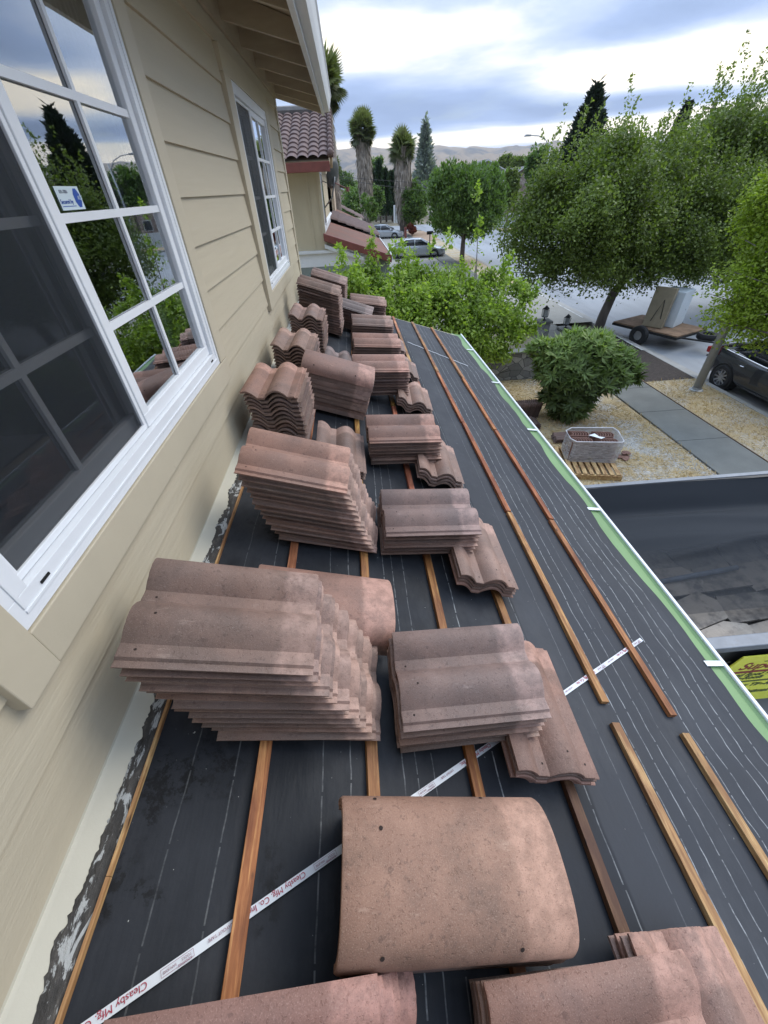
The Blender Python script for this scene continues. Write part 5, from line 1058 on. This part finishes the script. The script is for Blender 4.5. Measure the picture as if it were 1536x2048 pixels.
# ---------------------------------------------------------------- cars
M_tyre = mat('tyre_rubber', (.018, .018, .019), .8, .2, 10); M_rim = mat('alloy_rim', (.5, .51, .53), .3, .05, metal=.8); M_red_l = mat('tail_light_red', (.30, .02, .02), .25, .1); M_chrome = mat('chrome', (.6, .6, .62), .15, .02, metal=1.)
def loft(b, secs, mi=0):
    n = len(secs[0]); V = [p for s_ in secs for p in s_]; b.add(V, [(j * n + i, j * n + (i + 1) % n, (j + 1) * n + (i + 1) % n, (j + 1) * n + i) for j in range(len(secs) - 1) for i in range(n)] + [tuple(range(n))[::-1], tuple((len(secs) - 1) * n + i for i in range(n))], mi)
def car(label, x, y, rz, paint, L=4.75, W=1.82, group=None, detail=True):
    """sedan pointing along local -y; built about its ground centre"""
    T = empty('parked_car', (x, y, -.12), label, 'car', group, rz); hl = L / 2
    st = [(-hl, .30, .62, .66), (-hl + .12, .22, .68, .80), (-hl + .5, .17, .76, .88), (-1.2, .16, .90, .92), (-.6, .16, .96, .94), (.3, .16, .98, .95), (1.2, .16, 1.0, .95), (hl - .55, .18, 1.02, .93), (hl - .12, .25, .98, .86), (hl, .36, .86, .74)]
    b = MB(); S_ = []
    for (yy, zb, zt, wf) in st:
        w2 = W / 2 * wf / .95; S_.append([(-w2 * .94, yy, zb), (-w2, yy, zb + (zt - zb) * .30), (-w2 * 1.0, yy, zb + (zt - zb) * .55), (-w2 * .965, yy, zb + (zt - zb) * .86), (-w2 * .90, yy, zt), (-w2 * .4, yy, zt + .03), (w2 * .4, yy, zt + .03), (w2 * .90, yy, zt), (w2 * .965, yy, zb + (zt - zb) * .86), (w2, yy, zb + (zt - zb) * .55), (w2, yy, zb + (zt - zb) * .30), (w2 * .94, yy, zb)])
    loft(b, S_); o = b.build('body', paint, T, smooth='all'); o.modifiers.new('s', 'SUBSURF').levels = 2; o.modifiers['s'].render_levels = 2
    for sy in (-1, 1):
        for sx_ in (-1, 1):
            yy = sy * 1.38; b = MB(); b.lathe((sx_ * (W / 2 - .13), yy, .335), [(.39, -.148), (.40, .0), (.39, .1505)] if False else [(.345, -.145 * sx_), (.385, -.145 * sx_), (.385, .139 * sx_), (.345, .139 * sx_), (.345, -.144 * sx_)], 28, axis='x', cap=False); P_(b, 'wheel_arch', M_black, T)
            w_ = empty('wheel', (sx_ * (W / 2 - .085), yy, .335)); w_.parent = T
            b = MB(); b.lathe((0, 0, 0), [(.22, -.115), (.30, -.118), (.335, -.09), (.335, .09), (.30, .118), (.22, .115), (.22, -.1149)], 32, axis='x', cap=False); P_(b, 'tyre', M_tyre, w_, smooth=True)
            b = MB(); b.lathe((0, 0, 0), [(.208, -.105), (.221, -.105), (.221, .105), (.208, .105), (.208, -.1049)], 32, axis='x', cap=False); b.lathe((0, 0, 0), [(.0, -.02), (.21, -.02), (.21, .02), (.0, .02)], 24, mi=1, axis='x')
            if detail:
                for k in range(10): a = .628 * k; d = .05; b.prism([((.045 * math.cos(a - .5)), .045 * math.sin(a - .5)), (.225 * math.cos(a - .07), .225 * math.sin(a - .07)), (.225 * math.cos(a + .07), .225 * math.sin(a + .07)), (.045 * math.cos(a + .5), .045 * math.sin(a + .5))], sx_ * .085 - .012, sx_ * .085 + .012, 'x')
                b.lathe((sx_ * .085, 0, 0), [(.0, -.02), (.055, -.02), (.055, .02), (.0, .02)], 16, axis='x')
            P_(b, 'rim', [M_rim, M_black], w_)
    b = MB(); S_ = []
    for (yy, zt, wt, wb) in ((-1.15, .95, .60, .80), (-.55, 1.28, .62, .80), (-.25, 1.395, .60, .81), (.4, 1.43, .60, .81), (1.0, 1.38, .58, .80), (1.55, 1.16, .56, .76), (1.95, 1.02, .55, .72)):
        S_.append([(-wb, yy, .93), (-wt, yy, zt), (0, yy, zt + .03), (wt, yy, zt), (wb, yy, .93)])
    loft(b, S_); P_(b, 'side_windows', M_carglass, T, smooth='all')
    b = MB(); S_ = []
    for (yy, zt, wt) in ((-.33, 1.375, .60), (-.2, 1.415, .605), (.4, 1.448, .61), (1.0, 1.40, .59), (1.12, 1.36, .58)):
        S_.append([(-wt, yy, zt - .03), (-wt * .95, yy, zt + .008), (0, yy, zt + .038), (wt * .95, yy, zt + .008), (wt, yy, zt - .03)])
    loft(b, S_); P_(b, 'roof_panel', paint, T, smooth='all')
    for sx_ in (-1, 1):
        for (pa, pb, r_) in (((sx_ * .80, -1.15, .96), (sx_ * .605, -.30, 1.385), .035), ((sx_ * .815, .28, .94), (sx_ * .612, .25, 1.41), .03), ((sx_ * .78, 1.95, 1.0), (sx_ * .585, 1.05, 1.375), .05), ((sx_ * .61, -.3, 1.395), (sx_ * .59, 1.08, 1.39), .03)):
            b = MB(); b.tube([pa, pb], r_, 8); P_(b, 'pillar', paint, T, smooth='all')
        b = MB(); b.tube([(sx_ * .835, -1.1, .955), (sx_ * .85, .4, .965), (sx_ * .80, 1.9, 1.0)], .014, 6); P_(b, 'window_trim', M_chrome, T)
        for yy in (-.05, .95): b = MB(); b.tube([(sx_ * (W / 2 + .003), yy - .09, .80), (sx_ * (W / 2 + .03), yy, .805), (sx_ * (W / 2 + .003), yy + .09, .80)], .013, 6); P_(b, 'door_handle', M_chrome, T)
        b = MB(); b.lathe((sx_ * (W / 2 + .03), -.95, .99), [(.0, -.12), (.08, -.1), (.09, .05), (.05, .1), (.0, .1)], 10, axis='x'); P_(b, 'mirror', paint, T, smooth='all')
        b = MB(); b.prism([(hl - .50, .80), (hl - .07, .76), (hl - .05, .92), (hl - .48, .95)], sx_ * W / 2 * .82, sx_ * W / 2 * .975, 'x'); P_(b, 'tail_light', M_red_l, T, bevel=.02)
        b = MB(); b.prism([(-hl + .08, .60), (-hl + .55, .66), (-hl + .55, .76), (-hl + .10, .70)], sx_ * W / 2 * .62, sx_ * W / 2 * .90, 'x'); P_(b, 'headlight', M_chrome, T, bevel=.02)
    return T
M_pgrey = mat('dark_grey_metallic_paint', (.035, .038, .044), .25, .05, metal=.3, coat=1.); M_silver = mat('silver_paint', (.42, .45, .48), .3, .04, metal=.4, coat=.6)
car('dark grey sedan parked at the kerb beside the lamp pole', 11.18, 9.02, 0, M_pgrey)
car('silver sedan farther down the driveways, pale rounded roof', *AZ(768, 470, .3)[:2], math.radians(78), M_silver, group='silver cars down the street', detail=False)
car('nearer silver car half hidden by the leafy tree', *AZ(835, 505, .3)[:2], math.radians(84), M_silver, group='silver cars down the street', detail=False)
# ---------------------------------------------------------------- trailer with appliances
M_rust = mat('weathered_plywood', (.24, .15, .09), .85, .3, 3, 6, dark=(.10, .06, .04), dthr=(.5, .7), dscale=2, bump=.003)
T = empty('flatbed_trailer', (11.25, 15.0, -.12), 'small flatbed trailer with weathered plywood deck beside the kerb', 'trailer', rz=math.radians(24))
b = MB(); b.box((-.85, -1.25, .50), (.85, .15, .54)); b.box((-.85, .16, .495), (.85, 1.25, .535)); P_(b, 'deck', M_rust, T)
b = MB(); [b.box((-.87, q, .42), (.87, q + .05, .495)) for q in (-1.26, -.4, .4, 1.21)]; [b.box((q, -1.26, .42), (q + .05, 1.26, .494)) for q in (-.88, .83)]; P_(b, 'frame', M_black, T)
b = MB(); b.tube([(-.6, -1.2, .45), (0, -2.5, .42)], .03, 6); b.tube([(.6, -1.2, .45), (0, -2.5, .42)], .03, 6); P_(b, 'tongue', M_black, T)
b = MB(); b.tube([(0, -2.1, .42), (0, -2.1, .0)], .025, 6); b.tube([(-.2, -2.1, .02), (.2, -2.1, .02)], .03, 6); P_(b, 'jack_stand', M_black, T)
for sx_ in (-1, 1): b = MB(); b.lathe((sx_ * 1.0, 0, .33), [(.16, -.09), (.30, -.095), (.33, -.06), (.33, .06), (.30, .095), (.16, .09), (.16, -.0899)], 24, axis='x', cap=False); b.lathe((sx_ * 1.0, 0, .33), [(.0, -.05), (.16, -.05), (.13, -.02), (.13, .02), (.16, .05), (.0, .05)], 20, axis='x', mi=1); P_(b, 'wheel', [M_tyre, M_rim], T, smooth=True)
b = MB(); b.lathe((0.05, -1.75, .52), [(.17, -.02), (.18, -.08), (.30, -.09), (.33, -.05), (.33, .04), (.30, .09), (.18, .08), (.17, .02), (.17, -.0199)], 24, cap=False); P_(b, 'spare_tyre', M_tyre, T, smooth=True)
M_appl = mat('white_enamel', (.62, .68, .72), .35, .04, 3)
T = empty('refrigerator', (11.55, 15.0, .425), 'white appliance box standing on the trailer deck', 'appliance', rz=math.radians(35)); b = MB(); b.box((-.42, -.38, 0), (.42, .38, 1.15)); P_(b, 'cabinet', M_appl, T, bevel=.02); b = MB(); b.box((-.36, -.32, 1.151), (.36, .32, 1.155)); P_(b, 'top_panel', mat('enamel_dent', (.5, .55, .58), .4), T); b = MB(); b.box((.15, -.384, .5), (.19, -.381, .54)); P_(b, 'knob', M_grey, T)
T = empty('cooker_back', (10.85, 14.75, .425), 'tan metal appliance panel leaning beside the white box on the trailer', 'appliance', rz=math.radians(35)); T.rotation_euler = (0, math.radians(7), math.radians(35)); b = MB(); b.box((-.10, -.34, 0), (.10, .34, 1.28)); P_(b, 'panel', mat('tan_enamel', (.30, .25, .17), .5, .15, 3, dark=(.12, .09, .06), dthr=(.6, .75)), T, bevel=.015); b = MB(); b.tube([(-.12, .1, .2), (-.2, .0, .5), (-.13, -.1, .9), (-.12, -.2, .3)], .012, 6); P_(b, 'hose', M_black, T)
# ---------------------------------------------------------------- pallet, wrapped ridge tiles, heaps of tiles
M_pal = woodmat('pallet_pine', (.46, .30, .13), (.66, .48, .24))
T = empty('pallet', (4.66, 6.86, 0), 'yellow pine pallet under the plastic wrapped tile bundle', 'pallet', rz=math.radians(-12))
for k in range(9): b = MB(); b.box((-.56 + k * .128, -.53, .115), (-.475 + k * .128, .53, .135)); P_(b, 'deck_board', M_pal, T, bevel=.003)
for q in (-.55, -.02, .51): b = MB(); b.box((-.56, q - .01 if q > 0 else q, .0), (.57, q + .04, .114)); P_(b, 'stringer', M_pal, T)
T = empty('wrapped_tile_bundle', (4.80, 7.06, .136), 'bundle of upright ridge tiles in clear plastic wrap on the pallet', 'tile bundle', rz=math.radians(-12))
M_rbrown = mat('dark_ridge_tile', (.20, .105, .08), .75, .2, 12)
for (cx, cy) in ((-.25, .14), (.25, .14), (-.25, -.14), (.25, -.14)):
    b = MB()
    for k in range(7):
        o1 = -.19 + k * .052; V = []
        for (rr_, zz_) in ((.125, 0), (.125, .43), (.112, .43), (.112, 0)):
            for i in range(11): a = -1.45 + 2.9 * i / 10; V.append((cx + o1 + rr_ * math.cos(a) - .06, cy + rr_ * math.sin(a) * .95, zz_))
        b.add(V, [(r_ * 11 + i, r_ * 11 + i + 1, ((r_ + 1) % 4) * 11 + i + 1, ((r_ + 1) % 4) * 11 + i) for r_ in range(4) for i in range(10)])
    P_(b, 'nested_tiles', M_rbrown, T)
def wrapmat():
    M = bpy.data.materials.new('plastic_wrap'); M.use_nodes = True; g = NT(M.node_tree); pos = g.add('ShaderNodeTexCoord').outputs['Object']
    n = g.noise(g.vmap(pos, (1, 1, 5)), 7, 6, .7, 1.2); t = g.add('ShaderNodeBsdfTransparent'); d = g.add('ShaderNodeBsdfPrincipled', i={'Base Color': (.62, .62, .64, 1), 'Roughness': .22}); bn = g.add('ShaderNodeBump', i={'Strength': 1., 'Distance': .03}); g.l.new(n, bn.inputs['Height']); g.l.new(bn.outputs[0], d.inputs['Normal'])
    x = g.add('ShaderNodeMixShader', i={0: g.ramp(n, [(.35, .30), (.65, .75)])}); g.l.new(t.outputs[0], x.inputs[1]); g.l.new(d.outputs[0], x.inputs[2]); g.l.new(x.outputs[0], g.add('ShaderNodeOutputMaterial').inputs[0]); return M
b = MB(); ol = [(-.42, -.31), (.44, -.31), (.53, -.2), (.53, .22), (.44, .31), (-.40, .31), (-.52, .2), (-.52, -.2)]; k = len(ol); V = []
hs = (0, .12, .26, .42, .475)
for j, h_ in enumerate(hs):
    for i in range(k): a, c_ = ol[i]; f_ = 1 + .02 * math.sin(i * 2.1 + j * 1.7); V.append((a * f_, c_ * f_, h_ + (.02 * math.sin(i * 1.9) if j == len(hs) - 1 else 0)))
b.add(V, [(j * k + i, j * k + (i + 1) % k, (j + 1) * k + (i + 1) % k, (j + 1) * k + i) for j in range(len(hs) - 1) for i in range(k)]); P_(b, 'wrap', wrapmat(), T, recalc=True)
b = MB(); b.tube([(*V[(len(hs) - 1) * k + i % k][:2], V[(len(hs) - 1) * k + i % k][2]) for i in range(k + 1)], .012, 6); P_(b, 'wrap_edge', mat('wrap_white', (.6, .6, .62), .4), T)
b = MB(); b.add([(-.10, .05, .44), (.02, .08, .47), (.10, .0, .445), (.2, -.06, .46), (.12, -.09, .44), (-.02, -.03, .455)], [(0, 1, 5), (1, 2, 5), (2, 3, 4), (2, 4, 5)]); P_(b, 'torn_paper', M_whitep, T)
wd = ['first', 'second', 'third', 'fourth', 'fifth', 'sixth', 'seventh', 'eighth', 'ninth', 'tenth', 'eleventh', 'twelfth']
def gtile(M, label, group, hue='dark'):
    o = bpy.data.objects.new('roof_tile', TM[R.randrange(4)]); COL.objects.link(o); o.matrix_world = M; h = HUES[hue]; q = R.uniform(.55, .75); o.color = (h[0] * q, h[1] * q, h[2] * q, 1); tag(o, label, 'roof tile', group, 'thing')
for k in range(11): gtile(Matrix.Translation((3.95 + k * .055, 9.25, .21)) @ Matrix.Rotation(math.radians(12), 4, 'Z') @ Matrix.Rotation(math.radians(-78), 4, 'Y') @ Matrix.Rotation(math.radians(0), 4, 'X'), f'dark brown tile, {wd[k]} from left of the upright row by the shrub', 'tiles standing in a row on the ground')
for k in range(6): gtile(Matrix.Translation((4.2, 8.75, .01 + k * .02)) @ Matrix.Rotation(math.radians(90 + R.uniform(-3, 3)), 4, 'Z'), f'dark brown tile, {ORD[5 - k]} of the flat pile before the upright row' if k < 5 else 'dark brown tile on top of the flat pile before the upright row', 'tiles lying in piles on the ground')
for k in range(5): gtile(Matrix.Translation((5.12 + k * .01, 7.78, .01 + k * .02)) @ Matrix.Rotation(math.radians(8 + R.uniform(-3, 3)), 4, 'Z'), f'dark brown tile, {ORD[4 - k]} in the pile right behind the wrapped bundle', 'tiles lying in piles on the ground')
for k in range(5): gtile(Matrix.Translation((4.62 + k * .01, 7.95, .01 + k * .02)) @ Matrix.Rotation(math.radians(-4 + R.uniform(-3, 3)), 4, 'Z'), f'dark brown tile, {ORD[4 - k]} in the pile between shrub and bundle', 'tiles lying in piles on the ground')
for k in range(9):
    b = MB(); n = 6; ra = R.uniform(.05, .12); x, y = R.uniform(5.35, 5.75), R.uniform(6.95, 7.45); pl = [(ra * R.uniform(.6, 1.1) * math.cos(6.28 * i / n), ra * R.uniform(.6, 1.1) * math.sin(6.28 * i / n)) for i in range(n)]
    b.prism(pl, 0, .022, 'z'); o = b.build('tile_shard', M_rbrown); o.location = (x, y, .012 + (k % 3) * .022); o.rotation_euler = (R.uniform(-.1, .1), R.uniform(-.1, .1), 0); tag(o, 'broken brown tile shard on the dry grass right of the bundle', 'tile shard', 'broken tile shards beside the wrapped bundle')
# ---------------------------------------------------------------- dump truck box with mesh tarp
M_blk = mat('black_painted_steel', (.02, .021, .023), .5, .2, 5); M_rail = mat('scuffed_steel_rail', (.20, .215, .24), .55, .15, 5, metal=.3, dark=(.18, .16, .15), dthr=(.6, .75))
T = empty('dump_truck', (4.5, 2.95, 0), 'black dump truck box under the eave with a mesh tarp and yellow sign', 'truck')
def tp(b, name, m, par=None, **k):
    b.v = [(x - 4.5, y - 2.95, z) for x, y, z in b.v]; return b.build(name, m, par if par is not None else T, **k)
X0, X1, Y0, Y1, ZR = 2.05, 7.4, 1.76, 4.16, 1.5
b = MB(); b.box((X0, Y1 - .05, .75), (X1, Y1, ZR)); b.box((X0, Y0, .75), (X1, Y0 + .05, ZR - .08)); b.box((X0, Y0 + .05, .75), (X0 + .05, Y1 - .05, ZR)); b.box((X1 - .05, Y0 + .05, .75), (X1, Y1 - .05, ZR + .4)); b.box((X0 + .05, Y0 + .05, .75), (X1 - .05, Y1 - .05, .80)); tp(b, 'dump_box', M_blk)
b = MB(); b.box((X0 - .02, Y0 - .045, ZR - .08), (X1, Y0 + .075, ZR)); tp(b, 'near_rail', M_rail, bevel=.008)
b = MB(); b.box((X0 - .02, Y1 + .0, ZR - .06), (X1, Y1 + .07, ZR + .012)); tp(b, 'far_rail', M_rail, bevel=.008)
b = MB()
for q in (2.6, 4.1, 5.6): b.prism([(q, ZR - .08), (q + .16, ZR - .08), (q + .06, .7), (q - .02, .7)], Y0 - .05, Y0 - .002, 'y')
tp(b, 'side_stakes', M_blk)
b = MB(); b.box((X0 + .2, 2.3, .5), (9.0, 2.5, .74)); b.box((X0 + .2, 3.4, .5), (9.0, 3.6, .74)); tp(b, 'chassis', M_blk)
for (wx, wy) in ((3.6, 2.05), (3.6, 3.85), (7.9, 2.05), (7.9, 3.85)): b = MB(); b.lathe((wx, wy, .42), [(.2, -.14), (.38, -.14), (.42, -.1), (.42, .1), (.38, .14), (.2, .14)], 26, axis='y'); tp(b, 'wheel', M_tyre, smooth=True)
b = MB(); b.prism([(7.55, .6), (9.3, .6), (9.3, 1.25), (8.8, 1.35), (8.45, 2.1), (7.55, 2.15)], 1.95, 3.95, 'y'); tp(b, 'cab', M_blk, bevel=.04)
b = MB(); b.prism([(7.75, 1.4), (8.62, 1.4), (8.38, 2.0), (7.75, 2.05)], 1.93, 1.945, 'y'); tp(b, 'cab_window', M_carglass)
# mesh tarp, sagging in folds from the far rail
def tarpmat():
    M = bpy.data.materials.new('mesh_tarp'); M.use_nodes = True; g = NT(M.node_tree); pos = g.add('ShaderNodeTexCoord').outputs['Object']
    t = g.add('ShaderNodeBsdfTransparent'); d = g.add('ShaderNodeBsdfPrincipled', i={'Base Color': (.026, .030, .036, 1), 'Roughness': .8, 'Specular IOR Level': .2}); sp = g.add('ShaderNodeSeparateXYZ'); g.l.new(pos, sp.inputs[0])
    x = g.add('ShaderNodeMixShader', i={0: g.ramp(g.math('ADD', g.math('MULTIPLY', sp.outputs[1], .4), .5), [(.08, .42), (.45, .66), (.66, .985)])}); g.l.new(t.outputs[0], x.inputs[1]); g.l.new(d.outputs[0], x.inputs[2]); g.l.new(x.outputs[0], g.add('ShaderNodeOutputMaterial').inputs[0]); return M
b = MB(); nx, ny = 70, 60; V = []
for j in range(ny + 1):
    t = j / ny; y = 2.2 + (Y1 - .04 - 2.2) * t
    for i in range(nx + 1):
        x = X0 + .06 + (X1 - .12 - X0) * i / nx; u = i / nx
        z = 1.30 + .03 * math.sin(u * 5) - .10 * math.sin(math.pi * t) + (ZR - 1.30) * max(0, (t - .86) / .14) ** 1.5 - .07 * math.exp(-((t - .86) / .05) ** 2)
        z += .050 * math.exp(-((t - .44 - .10 * u + .05 * math.sin(u * 9)) / .035) ** 2) + .035 * math.exp(-((t - .56 - .05 * math.sin(u * 6)) / .05) ** 2) - .03 * math.exp(-((t - .38 - .1 * u) / .03) ** 2) + .02 * (fbm(u * 6, t * 16, 3) - .5) + .03 * math.exp(-((t - .74 - .08 * math.sin(u * 4 + 1)) / .04) ** 2)
        V.append((x, y, z))
b.add(V, [(j * (nx + 1) + i, j * (nx + 1) + i + 1, (j + 1) * (nx + 1) + i + 1, (j + 1) * (nx + 1) + i) for j in range(ny) for i in range(nx)]); tp(b, 'mesh_tarp', tarpmat(), smooth='all', recalc=False)
M_yel = mat('yellow_sign', (.80, .80, .09), .5, .05, 3); M_dred = mat('sign_red', (.25, .03, .02), .5, .1); M_dgrn = mat('sign_dark_green', (.08, .10, .02), .5, .1)
ys = Y0 - .055
b = MB(); b.prism([(3.30, 1.34), (3.24, 1.12), (3.20, 1.02), (3.62, .40), (5.2, .40), (5.2, 1.34)], ys - .012, ys, 'y'); sg = tp(b, 'sign_board', M_yel)
def onsign(x, z): return Matrix(((1, 0, 0, x - 4.5), (0, 0, -1, ys - .0135 - 2.95), (0, 1, 0, z), (0, 0, 0, 1)))
b = MB(); b.prism([(3.23, 1.035), (5.2, 1.035), (5.2, 1.075), (3.24, 1.075)], ys - .0135, ys - .0125, 'y'); tp(b, 'sign_stripe', M_dred, sg)
b = MB(); b.prism([(3.30, .84), (5.2, .84), (5.2, .87), (3.28, .87)], ys - .0135, ys - .0125, 'y'); tp(b, 'sign_line', M_dgrn, sg)
for (s_, z_, sz, m_, it) in (('Super Roofing', 1.16, .17, M_dred, .3), ('and Roof & Co.', .995, .085, M_dgrn, .3), ('Tile-Roofs', .93, .085, M_dgrn, .3), ('new Tile-Roofs', .775, .085, M_dgrn, .3), ('Free Estimates', .62, .09, M_dgrn, .2)):
    q = text('sign_words', s_, sz, m_, sg, onsign(3.36 if z_ > .8 else 3.5, z_), italic=it, off=.004)
b = MB(); b.prism([(3.55, 1.24), (4.1, 1.33), (4.6, 1.24), (4.58, 1.228), (4.1, 1.315), (3.57, 1.228)], ys - .0135, ys - .0125, 'y'); tp(b, 'roof_emblem', M_dgrn, sg)
M_slate = mat('dusty_slate', (.25, .225, .195), .85, .22, 6, 6, bump=.008, bscale=9, dark=(.09, .08, .075), dthr=(.48, .66), dscale=5, c2=(.31, .265, .22), rand=.3)
kk = 0
pos_ = ['against the near rail', 'under the tarp edge', 'in the middle of the load', 'below the tarp fold']
for row, yy in enumerate((2.02, 2.38, 2.78, 3.15)):
    for k in range(9):
        b = MB(); w_, h_ = R.uniform(.27, .33), R.uniform(.18, .22); pl = [(-w_, -h_), (w_ * R.uniform(.5, 1), -h_ * R.uniform(.8, 1.1)), (w_, h_ * R.uniform(.1, .9)), (w_ * R.uniform(.3, .9), h_), (-w_ * R.uniform(.7, 1), h_ * R.uniform(.8, 1)), (-w_ * 1.02, 0)]
        b.prism(pl, 0, .028, 'z'); o = b.build('slate_slab', M_slate, bevel=.004); o.location = (2.35 + k * .56 + R.uniform(-.06, .06), yy + R.uniform(-.05, .05), 1.115 - .02 * row + R.uniform(0, .03) + .012 * (k % 3)); o.rotation_euler = (R.uniform(-.09, .09), R.uniform(-.10, .10), R.uniform(-.35, .35)); kk += 1
        tag(o, f'broken grey slate slab {pos_[row]}, {wd[k]} one from the house', 'slate slab', 'slate slabs in the dump truck'); 
b = MB(); b.box((X0 + .051, Y0 + .051, .8), (X1 - .051, Y1 - .051, 1.06)); tag(b.build('rubble', mat('rubble_dust', (.10, .09, .08), .9, .4, 9, bump=.02)), kind='stuff')
b = MB(); b.tube([(2.6, 2.68, 1.165), (4.25, 2.86, 1.17)], .03, 8); o = b.build('metal_flashing_roll', mat('pale_blue_metal', (.14, .17, .22), .6), smooth='all'); o.scale = (1, 1, 1); tag(o, 'long pale bluish metal strip lying under the tarp in the truck', 'metal strip')
# pale plastic bag on the driveway below the sign
b = MB(); V = []; n = 14
for j in range(n + 1):
    for i in range(n + 1): x = 3.0 + 1.2 * i / n; y = .35 + .8 * j / n; V.append((x, y, .05 + .28 * fbm(i * .45, j * .45, 4) * math.sin(math.pi * i / n) ** .4 * math.sin(math.pi * j / n) ** .4))
b.add(V, [(j * (n + 1) + i, j * (n + 1) + i + 1, (j + 1) * (n + 1) + i + 1, (j + 1) * (n + 1) + i) for j in range(n) for i in range(n)]); tag(b.build('plastic_sheet', mat('pale_aqua_plastic', (.42, .56, .60), .4, .12, 5), smooth='all'), 'crumpled pale aqua plastic sheet on the driveway below the truck sign', 'plastic sheet')
# ================================================================ HAZE
b = MB(); b.box((-4300, -2100, -5), (4300, 4300, 340)); o = b.build('haze', None); tag(o, kind='stuff')
M = bpy.data.materials.new('haze_air'); M.use_nodes = True; g = NT(M.node_tree); v = g.add('ShaderNodeVolumePrincipled', i={'Color': (.80, .87, 1., 1), 'Density': .00012, 'Anisotropy': .2}); g.l.new(v.outputs[0], g.add('ShaderNodeOutputMaterial').inputs['Volume']); o.data.materials.clear(); o.data.materials.append(M)
